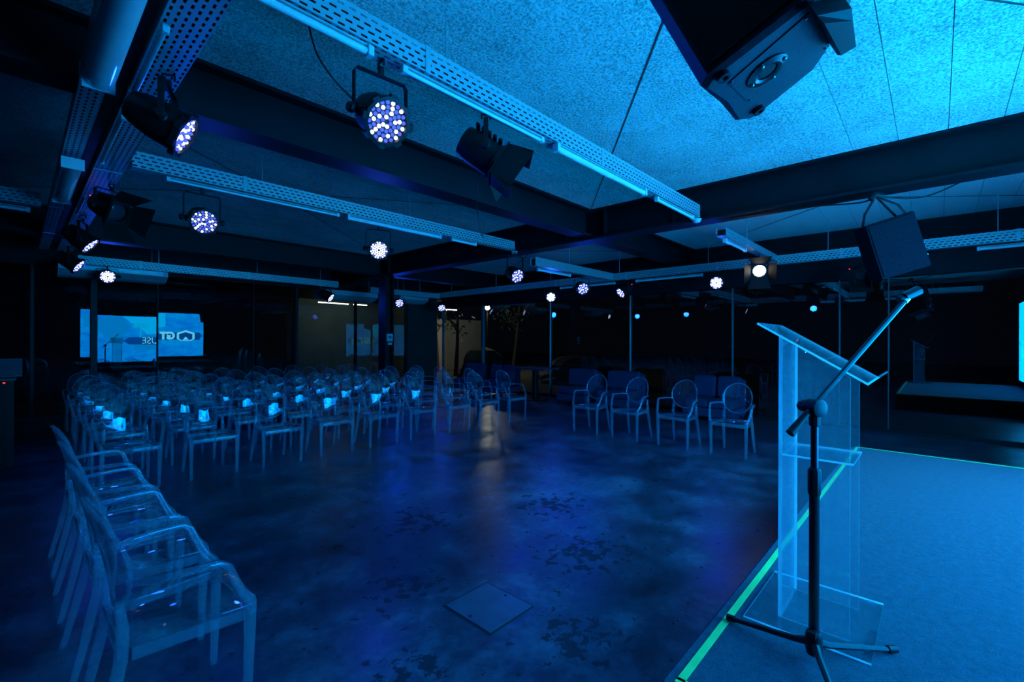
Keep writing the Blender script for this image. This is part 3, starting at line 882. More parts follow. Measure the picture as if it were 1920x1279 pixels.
fresnel(0.64, 6.05, CAM_H + 1.30, (3.0, 2.4, 0.8), 'unlit barn door lamp on the overhead tray', flaps=(45, 30, 45, 30))
fresnel(8.96, 0.85, CAM_H + 1.08, (5.5, 1.2, 0.4), 'unlit barn door lamp with red indicator by the hanging loudspeaker', flaps=(10, 5, 30, 10), top=CAM_H + 1.34)
# red stand-by lights on the rear of lamps that show them
def indicator(host_label, off):
    for o in COL.objects:
        if o.get('label') == host_label:
            MB().box((-0.006, -0.012, -0.006), (0.006, 0.012, 0.006)).build('indicator', 'red_led', o, loc=off)
indicator('stage lamp with red indicator seen edge-on before the windows', (-0.16, 0.08, 0.14))
indicator('unlit barn door lamp with red indicator by the hanging loudspeaker', (0.0, -0.165, 0.08))
indicator('unlit barn door lamp on the overhead tray', (-0.18, -0.05, 0.13))

def cable(pts, label, rad=0.005, mat='black'):
    """smooth hanging cable through pts"""
    P = [Vector(p) for p in pts]
    out = []
    for i in range(len(P) - 1):
        p0 = P[max(i - 1, 0)]; p1 = P[i]; p2 = P[i + 1]; p3 = P[min(i + 2, len(P) - 1)]
        for k in range(6):
            t = k / 6
            out.append(0.5 * ((2 * p1) + (p2 - p0) * t + (2 * p0 - 5 * p1 + 4 * p2 - p3) * t * t + (3 * p1 - p0 - 3 * p2 + p3) * t ** 3))
    out.append(P[-1])
    return tag(MB().sweep(out, rad, 6).build('cable', mat, smooth=60), label, 'cable')
cable([(0.95, 2.23, ZT - 0.01), (1.0, 2.24, 2.93), (1.1, 2.25, 2.84), (1.25, 2.3, 2.80)], 'black cable drooping to the lamp with visible lens dots')
cable([(2.19, 2.24, 2.80), (2.2, 2.35, 2.70), (2.24, 2.42, 2.5), (2.3, 2.45, 2.35), (2.34, 2.46, 2.28)], 'loose cable end dangling below the barn door lamp', 0.004)
cable([(0.35, 1.6, ZC), (0.33, 1.62, 3.3), (0.3, 1.64, ZT + 0.1)], 'thin hanger wire beside the overhead trough light', 0.003, 'galv')

# ================================================================== loudspeakers
F = Vector((math.cos(YAW), math.sin(YAW), 0)); Rv = Vector((math.sin(YAW), -math.cos(YAW), 0)); U = Vector((0, 0, 1))
C0 = Vector((0, 0, CAM_H))
def big_speaker():
    # cabinet of a stage loudspeaker hung overhead; its underside faces the floor, leaning outward
    th = math.radians(22)
    up = (U * math.cos(th) - Rv * math.sin(th) + F * math.sin(math.radians(14))).normalized()
    centre = Vector((1.326, 0.334, 2.23))
    lat = (Rv * math.cos(th) + U * math.sin(th)); lat = (lat - up * lat.dot(up)).normalized(); dep = up.cross(lat).normalized()
    Mx = Matrix((( lat.x, dep.x, up.x, centre.x), (lat.y, dep.y, up.y, centre.y), (lat.z, dep.z, up.z, centre.z), (0, 0, 0, 1)))
    r = bpy.data.objects.new('loudspeaker', None); COL.objects.link(r); r.matrix_world = Mx
    tag(r, 'big black loudspeaker overhead showing its underside with pole socket', 'loudspeaker')
    poly = SPK_POLY
    MB().prism(poly, 0, 0.62, 0.012).build('cabinet', 'spk', r)
    # recessed plate, pole cup, rubber feet, bracket
    a, b, c, d = SPK_PLATE
    MB().prism([a, b, c, d], -0.003, 0.004).build('bottom_plate', 'spk', r)
    cx, cyy = SPK_CUP
    tv = Matrix.Translation((cx, cyy, -0.004)) @ Matrix.Rotation(PI, 4, 'X')
    MB().lathe([(0.052, 0), (0.052, 0.003), (0.034, 0.007), (0.026, 0.004), (0.022, -0.02)], 20, mat=tv, caps=False).build('pole_socket', 'black_gloss', r, smooth=30)
    MB().lathe([(0.022, -0.0), (0.022, 0.002)], 16, mat=tv).build('socket_hole', 'grille', r)
    for k in range(4):
        an = PI / 4 + k * PI / 2
        MB().lathe([(0.005, 0), (0.005, 0.006), (0.002, 0.008)], 8, mat=Matrix.Translation((cx + 0.043 * math.cos(an), cyy + 0.043 * math.sin(an), -0.006)) @ Matrix.Rotation(PI, 4, 'X')).build('screw', 'chrome', r)
    for fx, fy in SPK_FEET:
        MB().lathe([(0.017, 0), (0.017, 0.012), (0.009, 0.013), (0.006, 0.008)], 14, mat=Matrix.Translation((fx, fy, 0)) @ Matrix.Rotation(PI, 4, 'X'), caps=False).build('rubber_foot', 'black_gloss', r, smooth=30)
    for q in (a, b, c, d):
        MB().lathe([(0.004, 0), (0.003, 0.003)], 8, mat=Matrix.Translation((q[0] * 0.92 + cx * 0.08, q[1] * 0.92 + cyy * 0.08, -0.003)) @ Matrix.Rotation(PI, 4, 'X')).build('screw', 'chrome', r)
    br = SPK_BRACKET
    MB().prism(br, -0.055, 0.35, 0.016).build('bracket', 'black', r)
    p0, p1 = Vector((*poly[1], 0)), Vector((*poly[3], 0))
    ed = (p1 - p0).normalized(); nr = Vector((ed.y, -ed.x, 0))
    q0, q1 = p0 + ed * 0.015 + nr * 0.003, p1 - ed * 0.015 + nr * 0.003
    MB().prism([(q0.x, q0.y), (q0.x + nr.x * 0.006, q0.y + nr.y * 0.006), (q1.x + nr.x * 0.006, q1.y + nr.y * 0.006), (q1.x, q1.y)], 0.03, 0.59).build('grille', 'grille', r)
    return r
#SPK_COORDS
SPK_POLY = [(-0.179, -0.022), (-0.173, -0.056), (0.017, -0.186), (0.094, -0.231), (0.175, -0.114), (0.205, 0.029), (0.203, 0.093), (0.09, 0.213), (0.062, 0.229), (0.015, 0.211), (-0.083, 0.085)]
SPK_PLATE = [(-0.104, -0.009), (0.006, 0.114), (0.188, 0.005), (0.04, -0.15)]
SPK_CUP = (0.007, 0.0)
SPK_FEET = [(-0.135, -0.05), (0.065, 0.175)]
SPK_BRACKET = [(0.019, -0.182), (0.184, -0.002), (0.223, -0.018), (0.117, -0.16)]
#END
big_speaker()

def far_speaker():
    th = math.radians(18)
    up = (U * math.cos(th) - Rv * math.sin(th)).normalized()
    lat = (Rv * math.cos(th) + U * math.sin(th)).normalized(); dep = up.cross(lat).normalized()
    centre = Vector((5.95, 0.30, 2.20))
    Mx = Matrix(((lat.x, dep.x, up.x, centre.x), (lat.y, dep.y, up.y, centre.y), (lat.z, dep.z, up.z, centre.z), (0, 0, 0, 1))) @ Matrix.Rotation(math.radians(-12), 4, 'Z')
    r = bpy.data.objects.new('loudspeaker', None); COL.objects.link(r); r.matrix_world = Mx
    tag(r, 'black loudspeaker hung on straps below the stage end beam', 'loudspeaker')
    MB().prism([(-0.21, -0.17), (0.21, -0.17), (0.21, 0.06), (0.13, 0.17), (-0.13, 0.17), (-0.21, 0.06)], 0, 0.55, 0.012).build('cabinet', 'cloth_grille', r)
    MB().cbox((-0.195, -0.18, 0.02), (0.195, -0.168, 0.53), 0.004).build('grille', 'cloth_grille', r)
    MB().bar([(0.225, 0.0, 0.45), (0.245, 0.0, 0.40), (0.245, 0.0, 0.10), (0.225, 0.0, 0.05)], 0.014).build('bracket', 'black_gloss', r)
    for zz in (0.10, 0.22):
        MB().lathe([(0.016, 0), (0.016, 0.05), (0.01, 0.055)], 10, mat=Matrix.Translation((0.255, 0, zz)) @ Matrix.Rotation(PI / 2, 4, 'Y')).build('bolt', 'chrome', r)
    pk = Vector((0.05, 0.02, 0.80))
    for s in (-1, 1):
        MB().sweep([(s * 0.15, 0.0, 0.55), (s * 0.10, 0.0, 0.66), pk], 0.011, 6).build('strap', 'black', r)
    MB().sweep([pk + Vector((-0.05, 0, -0.02)), pk + Vector((0, 0, 0.02)), pk + Vector((0.06, 0, -0.02))], 0.03, 7).build('hook', 'black', r)
    MB().sweep([pk, (0.20, 0.0, 0.65), (0.30, 0.02, 0.40), (0.29, 0.02, 0.25)], 0.010, 6).build('strap', 'black', r)
    return Mx @ pk
pk = far_speaker()
cable([pk, (6.25, 0.10, pk.z + 0.02), (6.6, -0.3, pk.z + 0.25), (6.9, -0.8, ZC)], 'steel safety cable rising from the hung loudspeaker', 0.008)
cable([pk, (5.98, 0.6, pk.z + 0.0), (5.98, 1.1, pk.z + 0.05), (6.0, 1.9, ZB - 0.02)], 'slack cable from the hung loudspeaker along the beam', 0.008)

# ================================================================== lectern and microphone
def lectern():
    X0, X1, Y0, Y1 = 2.19, 2.49, 0.245, 0.49
    r = tag(empty('lectern', (2.34, 0.37, HS)), 'clear acrylic lectern with sloping top standing on the stage', 'lectern')
    def part(name, m):
        return m.build(name, ['lectern_frost' if name in ('front_panel', 'reading_top', 'shelf') else 'lectern', 'lectern_edge'], r)
    def sheet(lo, hi, thin):
        """sheet with bright cut edges: faces normal to axis 'thin' clear, the rest edge"""
        m = MB().box(lo, hi)
        nm = {'x': (3, 5), 'y': (2, 4), 'z': (0, 1)}[thin]
        for i in range(6):
            m.mi[i] = 0 if i in nm else 1
        return m
    cx, cyy = 2.34, 0.37
    t = 0.011
    b = sheet((2.10 - cx, 0.17 - cyy, 0.001), (2.62 - cx, 0.60 - cyy, 0.009), 'z'); part('base', b)
    part('front_panel', sheet((X0 - cx, Y1 - t - cyy, 0.010), (X1 - cx, Y1 - cyy, 1.20), 'y'))
    def side(x):
        ya, yb = Y0 - cyy, Y1 - t - cyy - 0.001
        vs = [(x, ya, 0.010), (x, yb, 0.010), (x, yb, 1.195), (x, ya, 1.03)]
        vs2 = [(x + t, p[1], p[2]) for p in vs]
        m = MB().add(vs + vs2, [(0, 1, 2, 3), (7, 6, 5, 4), (0, 4, 5, 1), (1, 5, 6, 2), (2, 6, 7, 3), (3, 7, 4, 0)])
        m.mi = [0, 0, 1, 1, 1, 1]
        part('side_panel', m)
    side(X0 - cx + 0.001); side(X1 - cx - t - 0.001)
    part('shelf', sheet((X0 - cx + t + 0.002, Y0 - cyy - 0.01, 0.69), (X1 - cx - t - 0.002, Y1 - t - cyy - 0.002, 0.698), 'z'))
    # sloping top with a turned-up lip
    hi_, lo_ = (0.56 - cyy, 1.245), (0.185 - cyy, 1.01)
    s = Vector((0, lo_[0] - hi_[0], lo_[1] - hi_[1])).normalized(); nrm = Vector((0, -s.z, s.y))
    if nrm.z < 0: nrm = -nrm
    a = Vector((0, hi_[0], hi_[1])); bb = Vector((0, lo_[0], lo_[1])); lp = bb + nrm * 0.045 + s * 0.012
    prof = [a, bb, lp]
    xa, xb = 2.13 - cx, 2.545 - cx
    vs, fs = [], []
    for x in (xa, xb):
        for p in prof:
            vs.append((x, p.y, p.z))
        vs += [(x, lp.y + 0.006, lp.z + 0.004), (x, (bb + nrm * 0.008 - s * 0.006).y, (bb + nrm * 0.008 - s * 0.006).z), (x, (a + nrm * 0.008).y, (a + nrm * 0.008).z)]
    m = MB().add(vs, [(0, 1, 7, 6), (1, 2, 8, 7), (4, 5, 11, 10), (3, 4, 10, 9), (2, 3, 9, 8), (5, 0, 6, 11), (0, 5, 4, 1), (1, 4, 3, 2), (6, 7, 10, 11), (7, 8, 9, 10)])
    m.mi = [0, 0, 0, 0, 1, 1, 1, 1, 1, 1]
    part('reading_top', m)
    for px, py in ((2.14, 0.21), (2.58, 0.21), (2.58, 0.56), (2.14, 0.56)):
        MB().lathe([(0.014, 0), (0.014, 0.012), (0.008, 0.016)], 10, mat=Matrix.Translation((px - cx, py - cyy, 0.009))).build('foot_bolt', 'lectern', r, smooth=40)
    for px, py, pz in ((2.20, 0.40, 1.125), (2.48, 0.40, 1.125)):
        MB().lathe([(0.007, 0), (0.007, 0.01), (0.004, 0.014)], 8, mat=Matrix.Translation((px - cx, py - cyy, pz))).build('screw', 'chrome', r)
lectern()

def mic_stand():
    bx_, by_ = 1.985, 0.327
    r = tag(empty('microphone_stand', (bx_, by_, HS)), 'black tripod boom stand in front of the clear lectern', 'microphone stand')
    MB().lathe([(0.017, 0.05), (0.017, 0.62), (0.0175, 0.622), (0.0175, 0.70), (0.0125, 0.704), (0.0125, 0.90)], 10).build('pole', 'black_gloss', r, smooth=40)
    MB().lathe([(0.024, 0.03), (0.028, 0.05), (0.028, 0.10), (0.02, 0.115)], 12).build('leg_hub', 'black', r, smooth=30)
    MB().box((-0.045, -0.012, 0.105), (-0.015, 0.012, 0.125)).build('hub_knob', 'black', r)
    MB().lathe([(0.018, 0.61), (0.0215, 0.62), (0.0215, 0.70), (0.016, 0.71)], 10).build('clutch', 'black', r, smooth=30)
    for fx, fy in ((2.03, 0.642), (2.25, 0.11), (1.70, 0.20)):
        f = Vector((fx - bx_, fy - by_, 0.0))
        d = f.normalized()
        MB().sweep([d * 0.015 + Vector((0, 0, 0.07)), d * 0.06 + Vector((0, 0, 0.055)), f * 0.9 + Vector((0, 0, 0.018)), f * 0.94 + Vector((0, 0, 0.016))], [0.016, 0.012, 0.0095, 0.0095], 8).build('leg', 'black_gloss', r, smooth=40)
        MB().sweep([f * 0.9 + Vector((0, 0, 0.0185)), f + Vector((0, 0, 0.0155))], 0.0135, 9).build('rubber_foot', 'black', r, smooth=40)
    piv = Vector((0, 0, 0.93)); tip = Vector((2.355 - bx_, 0.09 - by_, 1.335)); d = (tip - piv).normalized()
    MB().lathe([(0.011, 0.86), (0.018, 0.865), (0.018, 0.905), (0.013, 0.91)], 10).build('upper_collar', 'black', r, smooth=30)
    sd = Vector((-d.y, d.x, 0)).normalized()
    Mp = Matrix.Translation(piv) @ sd.to_track_quat('Z', 'Y').to_matrix().to_4x4()
    MB().lathe([(0.02, -0.03), (0.032, -0.025), (0.032, 0.02), (0.022, 0.03)], 14, mat=Mp).build('boom_clutch', 'black', r, smooth=30)
    MB().lathe([(0.012, 0.03), (0.02, 0.032), (0.023, 0.05), (0.018, 0.062)], 8, mat=Mp).build('clutch_knob', 'black', r)
    MB().sweep([piv - d * 0.115 + U * 0.012, piv + U * 0.012, tip], 0.0098, 8).build('boom', 'black_gloss', r, smooth=40)
    MB().sweep([piv - d * 0.15 + U * 0.012, piv - d * 0.05 + U * 0.012], [0.016, 0.012], 10).build('counterweight', 'black', r, smooth=40)
    # microphone clip and short microphone head pointing at the speaker
    MB().sweep([tip - d * 0.01, tip + d * 0.025], 0.012, 8).build('clip_thread', 'chrome', r, smooth=40)
    md = (Rv * 0.9 + U * 0.42).normalized()
    q = tip + d * 0.035
    clip = MB().sweep([q - md * 0.03, q + md * 0.035], 0.0195, 12).build('microphone_clip', 'black_gloss', r, smooth=40)
    MB().sweep([q - md * 0.05, q - md * 0.03], 0.014, 10).build('clip_end', 'black', clip, smooth=40)
mic_stand()

# ================================================================== armchairs
def chair_meshes():
    d = {}
    fw, bw, fy, by = 0.245, 0.195, -0.225, 0.205
    out = [(-fw, fy + 0.02), (-fw + 0.02, fy), (-0.1, fy - 0.012), (0.1, fy - 0.012), (fw - 0.02, fy), (fw, fy + 0.02), (bw + 0.015, 0.08), (bw, by - 0.03), (bw - 0.03, by), (-bw + 0.03, by), (-bw, by - 0.03), (-bw - 0.015, 0.08)]
    s = MB().prism(out, 0.437, 0.462, 0.006)
    d['seat'] = s.mesh('chair_seat', 'ac_sheet', 50)
    ap = MB()
    ap.bar([(-fw + 0.035, fy + 0.008, 0.415), (-0.08, fy - 0.002, 0.418), (0.08, fy - 0.002, 0.418), (fw - 0.035, fy + 0.008, 0.415)], [(0.009, 0.024)] * 4)
    for sg in (-1, 1):
        ap.bar([(sg * (fw - 0.018), fy + 0.04, 0.415), (sg * (bw + 0.0), by - 0.04, 0.415)], [(0.008, 0.022)] * 2)
    ap.bar([(-bw + 0.03, by - 0.012, 0.415), (bw - 0.03, by - 0.012, 0.415)], [(0.008, 0.022)] * 2)
    d['rail'] = ap.mesh('chair_rail', 'ac_leg', 50)
    for sg, nm in ((-1, 'fl'), (1, 'fr')):
        d[nm] = MB().bar([(sg * (fw - 0.026), fy + 0.03, 0.0), (sg * (fw - 0.022), fy + 0.022, 0.30), (sg * (fw - 0.020), fy + 0.020, 0.46)], [0.0135, 0.0185, 0.021], up=(0, 1, 0)).mesh('chair_leg', 'ac_leg', 50)
    def yb(z):  # lean of the back: gets steeper towards the top
        t = (z - 0.46) / 0.48
        return by - 0.02 + 0.018 * t + 0.075 * t * t
    for sg, nm in ((-1, 'rl'), (1, 'rr')):
        d[nm] = MB().bar([(sg * 0.20, by + 0.075, 0.0), (sg * 0.192, by + 0.028, 0.2), (sg * 0.182, by - 0.012, 0.40), (sg * 0.176, yb(0.5), 0.50), (sg * 0.172, yb(0.60), 0.60)], [0.0125, 0.016, 0.019, 0.017, 0.012], up=(0, 1, 0)).mesh('chair_rear_leg', 'ac_leg', 50)
    # oval back shell, hollowed towards the sitter
    n = 28
    cz, rx, rz = 0.735, 0.192, 0.205
    def pt(r, a, off):
        x = rx * r * math.cos(a); zz = cz + rz * r * math.sin(a) * (1.0 if math.sin(a) > 0 else 1.02)
        return (x, yb(zz) - x * x / 0.80 + off, zz)
    vs, fs = [], []
    rings = [0.0, 0.35, 0.65, 0.88, 1.0]
    for side, off in ((0, -0.006), (1, 0.008)):
        base = len(vs)
        vs.append(pt(0, 0, off))
        for r in rings[1:]:
            o2 = off if r < 1 else off * 0.4
            vs += [pt(r if r < 1 else 1.0, 2 * PI * i / n, o2) for i in range(n)]
        for i in range(n):
            fs.append((base, base + 1 + i, base + 1 + (i + 1) % n))
            for k in range(len(rings) - 2):
                a_ = base + 1 + k * n; b_ = a_ + n
                fs.append((a_ + i, b_ + i, b_ + (i + 1) % n, a_ + (i + 1) % n))
    half = len(vs) // 2
    o1 = half - n; o2 = len(vs) - n
    for i in range(n):
        fs.append((o1 + i, o2 + i, o2 + (i + 1) % n, o1 + (i + 1) % n))
    d['back'] = MB().add(vs, fs).mesh('chair_back', 'ac_sheet', 40)
    rim = [pt(1.0, 2 * PI * i / n, 0.001) for i in range(n + 1)]
    d['rim'] = MB().sweep(rim, 0.0085, 5, up=(0, 1, 0)).mesh('chair_back_rim', 'ac_leg', 60)
    for sg, nm in ((-1, 'al'), (1, 'ar')):
        d[nm] = MB().bar([(sg * 0.183, yb(0.66) - 0.03, 0.665), (sg * 0.235, 0.12, 0.668), (sg * 0.262, 0.0, 0.67), (sg * 0.268, -0.085, 0.668), (sg * 0.266, -0.115, 0.645), (sg * 0.262, -0.135, 0.59), (sg * 0.252, -0.165, 0.52), (sg * 0.238, -0.200, 0.475), (sg * 0.228, -0.208, 0.448)],
                         [(0.010, 0.012), (0.013, 0.011), (0.015, 0.011), (0.016, 0.012), (0.015, 0.013), (0.014, 0.014), (0.014, 0.016), (0.016, 0.018), (0.018, 0.018)]).mesh('chair_arm', 'ac_leg', 50)
    return d
CMH = chair_meshes()
def chair(x, y, rz, label, group):
    r = tag(empty('acrylic_armchair', (x, y, 0), rz), label, 'chair', group)
    link('seat', CMH['seat'], r); link('seat_rail', CMH['rail'], r)
    b = link('backrest', CMH['back'], r); link('back_rim', CMH['rim'], b)
    for k in ('fl', 'fr', 'rl', 'rr'):
        link('leg', CMH[k], r)
    link('armrest', CMH['al'], r); link('armrest', CMH['ar'], r)
    return r
rows = ['front', 'second', 'third', 'fourth', 'fifth', 'last']
for k in range(6):
    yy = 6.08 + 0.93 * k
    nch = 9
    for i in range(nch):
        xx = 0.78 + 0.712 * i + random.uniform(-0.02, 0.02)
        if abs(xx - 6.05) < 0.45 and abs(yy - 9.73) < 0.5:
            continue
        lab = 'clear acrylic armchair in the %s audience row, %s seat from the control desk side' % (rows[k], ORD[i])
        chair(xx, yy + random.uniform(-0.025, 0.025), random.uniform(-0.05, 0.05), lab, 'audience chairs in rows')
for i, yy in enumerate((2.27, 2.96, 3.65, 4.34)):
    chair(0.44, yy, PI / 2 + random.uniform(-0.02, 0.02), 'clear acrylic armchair of the side line facing the lectern, %s from its near end' % ORD[i], 'side chairs facing the stage lectern')
for i, yy in enumerate((2.03, 2.78, 3.55, 4.29)):
    chair(6.62, yy, -PI / 2 + random.uniform(-0.05, 0.05), 'clear acrylic armchair of the line before the sofas, %s from the stage' % ORD[i], 'side chairs before the sofas')

# ================================================================== sofas and table along the side windows
def sofa(y, wd, label):
    r = tag(empty('lounge_sofa', (9.2, y, 0), 0), label, 'sofa', 'navy sofas by the side windows')
    h = wd / 2
    MB().cbox((-0.38, -h, 0.10), (0.38, h, 0.26), 0.02).build('base', 'sofa', r)
    n = 2 if wd > 0.9 else 1
    for i in range(n):
        a = -h + 0.01 + i * (wd - 0.02) / n; b = -h + 0.01 + (i + 1) * (wd - 0.02) / n - 0.01
        MB().cbox((-0.38, a, 0.262), (0.18, b, 0.43), 0.04).build('seat_cushion', 'sofa', r)
        MB().cbox((0.0, a + 0.01, 0.44), (0.19, b - 0.01, 0.86), 0.04, mat=Matrix.Rotation(0.10, 4, 'Y')).build('back_cushion', 'sofa', r)
    MB().cbox((0.28, -h, 0.262), (0.38, h, 0.78), 0.02).build('back_frame', 'sofa', r)
    for sx in (-0.33, 0.33):
        for sy in (-h + 0.05, h - 0.05):
            MB().lathe([(0.02, 0), (0.026, 0.10)], 8, mat=Matrix.Translation((sx, sy, 0))).build('leg', 'black', r)
sofa(3.17, 0.95, 'navy two-cushion sofa behind the side chairs, nearest the stage')
sofa(5.2, 0.85, 'navy sofa between the window bars behind the side chairs')
sofa(6.3, 0.85, 'navy sofa next to the high table')
sofa(9.0, 0.95, 'navy sofa beyond the high table')
sofa(10.15, 0.85, 'navy sofa in the glazed corner')
tb = tag(empty('high_table', (9.1, 7.6, 0)), 'dark rectangular table between the navy sofas', 'table')
MB().cbox((-0.35, -0.45, 0.80), (0.35, 0.45, 0.84), 0.01).build('table_top', 'sofa', tb)
MB().cbox((-0.06, -0.06, 0.02), (0.06, 0.06, 0.80), 0.01).build('pedestal', 'black', tb)
MB().cbox((-0.25, -0.25, 0.0), (0.25, 0.25, 0.02), 0.005).build('foot_plate', 'black', tb)

# ================================================================== control desk
dk = tag(empty('control_desk', (-0.55, 8.4, 0)), 'dark cloth-covered control desk beside the audience', 'desk')
MB().cbox((-1.0, -0.35, 1.02), (0.55, 0.35, 1.06), 0.01).build('desk_top', 'wood_dark', dk)
cm_ = MB()
n = 26
pts = []
for i in range(n + 1):
    x = -0.98 + 1.51 * i / n
    pts.append((x, -0.345 + 0.012 * math.sin(i * 1.7)))
pts = pts + [(0.53, 0.30), (-0.98, 0.30)]
cm_.prism(pts, 0.005, 1.018)
cm_.build('skirt_cloth', 'cloth_black', dk)
MB().box((-0.02, -0.36, 1.0), (0.0, -0.352, 1.012)).build('indicator', 'red_led', dk, loc=(0.46, 0, 0))
lp = tag(empty('laptop', (-0.12, 8.32, 1.06)), 'open laptop seen from behind on the control desk', 'laptop')
MB().cbox((-0.17, -0.02, 0.0), (0.17, 0.22, 0.018), 0.004).build('keyboard_base', 'lid', lp)
MB().cbox((-0.17, -0.008, 0.0), (0.17, 0.008, 0.215), 0.004).build('screen_lid', 'lid', lp, loc=(0, -0.02, 0.016), rot=(math.radians(12), 0, 0))
MB().lathe([(0.016, 0), (0.016, 0.002)], 12, mat=Matrix.Translation((0, -0.030, 0.115)) @ Matrix.Rotation(PI / 2 + math.radians(12), 4, 'X')).build('lid_badge', 'black', lp)

# ================================================================== small room details
hp = tag(empty('floor_hatch', (1.84, 1.88, 0)), 'square metal hatch cover let into the floor', 'hatch')
MB().box((-0.178, -0.193, 0.0005), (0.178, 0.193, 0.002)).build('frame', 'wall_dark', hp)
MB().cbox((-0.168, -0.183, 0.002), (0.168, 0.183, 0.0055), 0.0015).build('cover', 'hatch', hp)
for sx in (-1, 1):
    MB().lathe([(0.009, 0), (0.009, 0.001)], 8, mat=Matrix.Translation((sx * 0.14, 0.0, 0.0055))).build('lifting_hole', 'black', hp)

def air_con(x, y, z, wd, label):
    r = tag(empty('air_conditioner', (x, y, z)), label, 'air conditioner', 'ceiling air conditioners')
    prof = [(0.0, 0.0), (0.20, -0.02), (0.22, 0.04), (0.20, 0.22), (-0.22, 0.22), (-0.22, 0.10)]
    vs = [(-wd / 2, p[0], p[1]) for p in prof] + [(wd / 2, p[0], p[1]) for p in prof]
    k = len(prof)
    fs = [tuple(range(k)), tuple(range(2 * k - 1, k - 1, -1))] + [(i, (i + 1) % k, k + (i + 1) % k, k + i) for i in range(k)]
    MB().add(vs, fs).build('casing', 'ac_white', r)
    MB().box((-wd / 2 + 0.06, -0.20, 0.055), (wd / 2 - 0.06, -0.06, 0.062), mat=Matrix.Rotation(-0.43, 4, 'X')).build('air_flap', 'ac_white', r)
    MB().box((-wd / 2 + 0.08, -0.228, 0.12), (wd / 2 - 0.08, -0.221, 0.19)).build('intake_grille', 'galv', r)
    for s in (-1, 1):
        MB().sweep([(s * (wd / 2 - 0.1), 0.1, 0.22), (s * (wd / 2 - 0.1), 0.1, ZC + 0.02 - z)], 0.008, 6).build('hanger_rod', 'galv', r)
air_con(1.3, 11.75, 2.70, 1.6, 'white ceiling air conditioner above the mirrored screen')
air_con(6.1, 11.75, 2.62, 1.6, 'white ceiling air conditioner behind the black column')
air_con(8.15, 11.75, 2.66, 1.0, 'shorter white ceiling air conditioner in the corner')

def smoke_detector(x, y, z, label):
    r = tag(empty('smoke_detector', (x, y, z)), label, 'smoke detector')
    MB().lathe([(0.02, 0.0), (0.04, 0.008), (0.05, 0.03), (0.05, 0.035)], 14).build('sensor_head', 'white', r, smooth=40)
    MB().lathe([(0.058, 0.035), (0.058, 0.05)], 14).build('base', 'white', r, smooth=40)
smoke_detector(5.84, 2.23, ZT - 0.055, 'small round detector at the end of the long tray')
smoke_detector(5.84, 5.36, ZT - 0.055, 'small round detector at the end of the front row tray')

# ================================================================== outside, seen through the glass
struct(MB().box((XW + 0.2, -12, -0.2), (46, 44, -0.04)).box((XL - 4, YW + 0.2, -0.2), (XW + 0.2, 44, -0.04)).build('ground', 'ground'), 'dark paved yard outside the glass')
struct(MB().box((6.5, 16.2, -0.05), (11.2, 16.4, 3.4)).build('wall_yard', 'wall_green'), 'greenish lit wall beyond the rear glass')
struct(MB().box((XL, 16.2, -0.05), (6.5, 16.5, 3.6)).build('wall_outer', 'wall_dark'), 'dark wall beyond the rear glass')
struct(MB().box((4.2, 12.75, 2.98), (13.2, 16.5, 3.1)).build('ceiling_canopy', 'wall_dark'), 'dark canopy over the walkway outside')
struct(MB().box((12.0, 19.5, -0.05), (18.4, 19.8, 2.7)).build('wall_street', 'render'), 'sand coloured street wall lit by the lamp')
def lit_tube(x0, x1, y, z, label):
    r = tag(empty('lit_tube_light', (x0, y, z)), label, 'tube light', 'lit tubes of the walkway')
    L = x1 - x0
    MB().sweep([(0.02, 0, 0), (L - 0.02, 0, 0)], 0.016, 8).build('tube', 'tube_on', r)
    MB().cbox((0, -0.03, 0.02), (L, 0.03, 0.05), 0.005).build('housing', 'white', r)
    for xx in (0.1, L - 0.12):
        MB().sweep([(xx, 0, 0.05), (xx, 0, 2.98 - z)], 0.006, 5).build('hanger_rod', 'galv', r)
lit_tube(6.75, 7.85, 15.0, 2.78, 'long lit tube light behind the rear glass')
lit_tube(8.0, 8.55, 15.0, 2.78, 'short lit tube light partly behind the column')
lit_tube(10.45, 10.75, 14.0, 2.74, 'short lit tube light outside the glazed corner')
lit_tube(10.95, 11.9, 14.0, 2.74, 'long lit tube light outside the glazed corner')
sl = tag(empty('street_lamp', (15.6, 16.1, -0.04)), 'bright street lamp shining outside the corner glass', 'street lamp')
MB().lathe([(0.07, 0), (0.05, 0.3), (0.04, 3.05)], 8).build('pole', 'black', sl)
MB().sweep([(0, 0, 3.0), (-0.1, -0.1, 3.14), (-0.25, -0.25, 3.2)], 0.03, 6).build('arm', 'black', sl)
MB().lathe([(0.05, 0.0), (0.13, 0.05), (0.15, 0.12), (0.10, 0.20), (0.03, 0.22)], 10, mat=Matrix.Translation((-0.28, -0.28, 3.06))).build('lamp_bowl', 'lamp_on', sl, smooth=50)
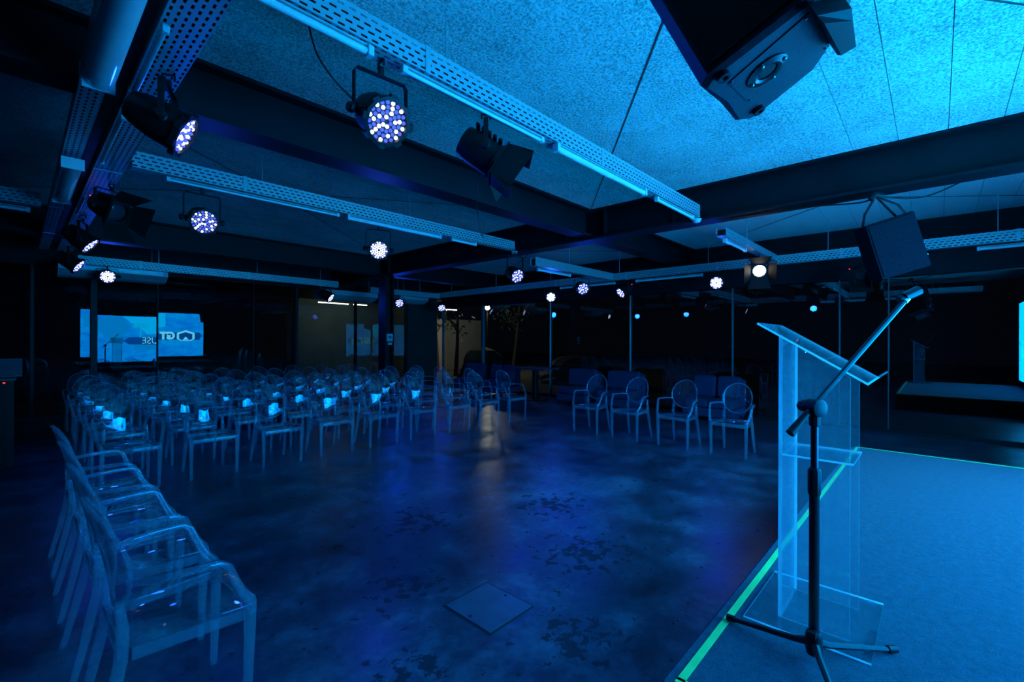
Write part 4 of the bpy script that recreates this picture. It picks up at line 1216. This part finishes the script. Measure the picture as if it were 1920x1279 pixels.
def tree(x, y, h, lean, label, leaves=160, spread=1.2):
    r = tag(empty('yard_tree', (x, y, -0.04)), label, 'tree', 'trees outside the corner glass')
    top = Vector((lean[0], lean[1], h))
    tr = MB().sweep([(0, 0, 0), top * 0.4 + Vector((0.05, 0.02, 0)), top], [0.11, 0.08, 0.05], 7)
    tr.build('trunk', 'bark', r, smooth=60)
    tips = []
    for k in range(6):
        a = 2 * PI * k / 6 + 0.4
        b0 = top * (0.55 + 0.07 * k)
        b1 = b0 + Vector((math.cos(a) * spread * 0.5, math.sin(a) * spread * 0.5, 0.5)); b2 = b1 + Vector((math.cos(a) * spread * 0.5, math.sin(a) * spread * 0.5, 0.1))
        MB().sweep([b0, b1, b2], [0.04, 0.025, 0.012], 5).build('branch', 'bark', r)
        tips += [b1, b2]
    lf = MB()
    for k in range(leaves):
        c = random.choice(tips) + Vector([random.gauss(0, 0.32) for _ in range(3)])
        d1 = Vector([random.gauss(0, 1) for _ in range(3)]).normalized() * 0.13; d2 = d1.cross(Vector([random.gauss(0, 1) for _ in range(3)])).normalized() * 0.05
        lf.add([c - d1, c + d2, c + d1, c - d2], [(0, 1, 2, 3)])
    o = lf.build('leaves', 'leaf', r); o['kind'] = 'stuff'
tree(13.2, 15.6, 3.2, (0.2, 0.1), 'slim leafy tree in the lit yard next to the walkway tubes')
tree(14.3, 18.3, 3.4, (-0.1, 0.2), 'forked tree beside the street lamp')
tree(18.0, 16.6, 3.4, (0.3, -0.2), 'tree behind the street lamp')
def shrub(x, y, rx, ry, h, label):
    m = MB()
    n, k = 18, 8
    vs = []
    for j in range(k + 1):
        t = j / k
        for i in range(n):
            a = 2 * PI * i / n
            rr = (1 - t ** 2.4) ** 0.5 * (1 + 0.10 * math.sin(3 * a + j) + random.uniform(-0.05, 0.05))
            vs.append((rx * rr * math.cos(a), ry * rr * math.sin(a), h * t))
    fs = [(j * n + i, j * n + (i + 1) % n, (j + 1) * n + (i + 1) % n, (j + 1) * n + i) for j in range(k) for i in range(n)] + [tuple(range(n - 1, -1, -1))]
    m.add(vs, fs)
    tag(m.build('clipped_shrub', 'leaf', loc=(x, y, -0.04)), label, 'shrub')
shrub(12.6, 13.2, 0.9, 1.0, 1.35, 'dark rounded shrub just outside the corner glass')
shrub(14.2, 9.8, 1.2, 1.4, 1.1, 'low dark shrub outside the far sofas')
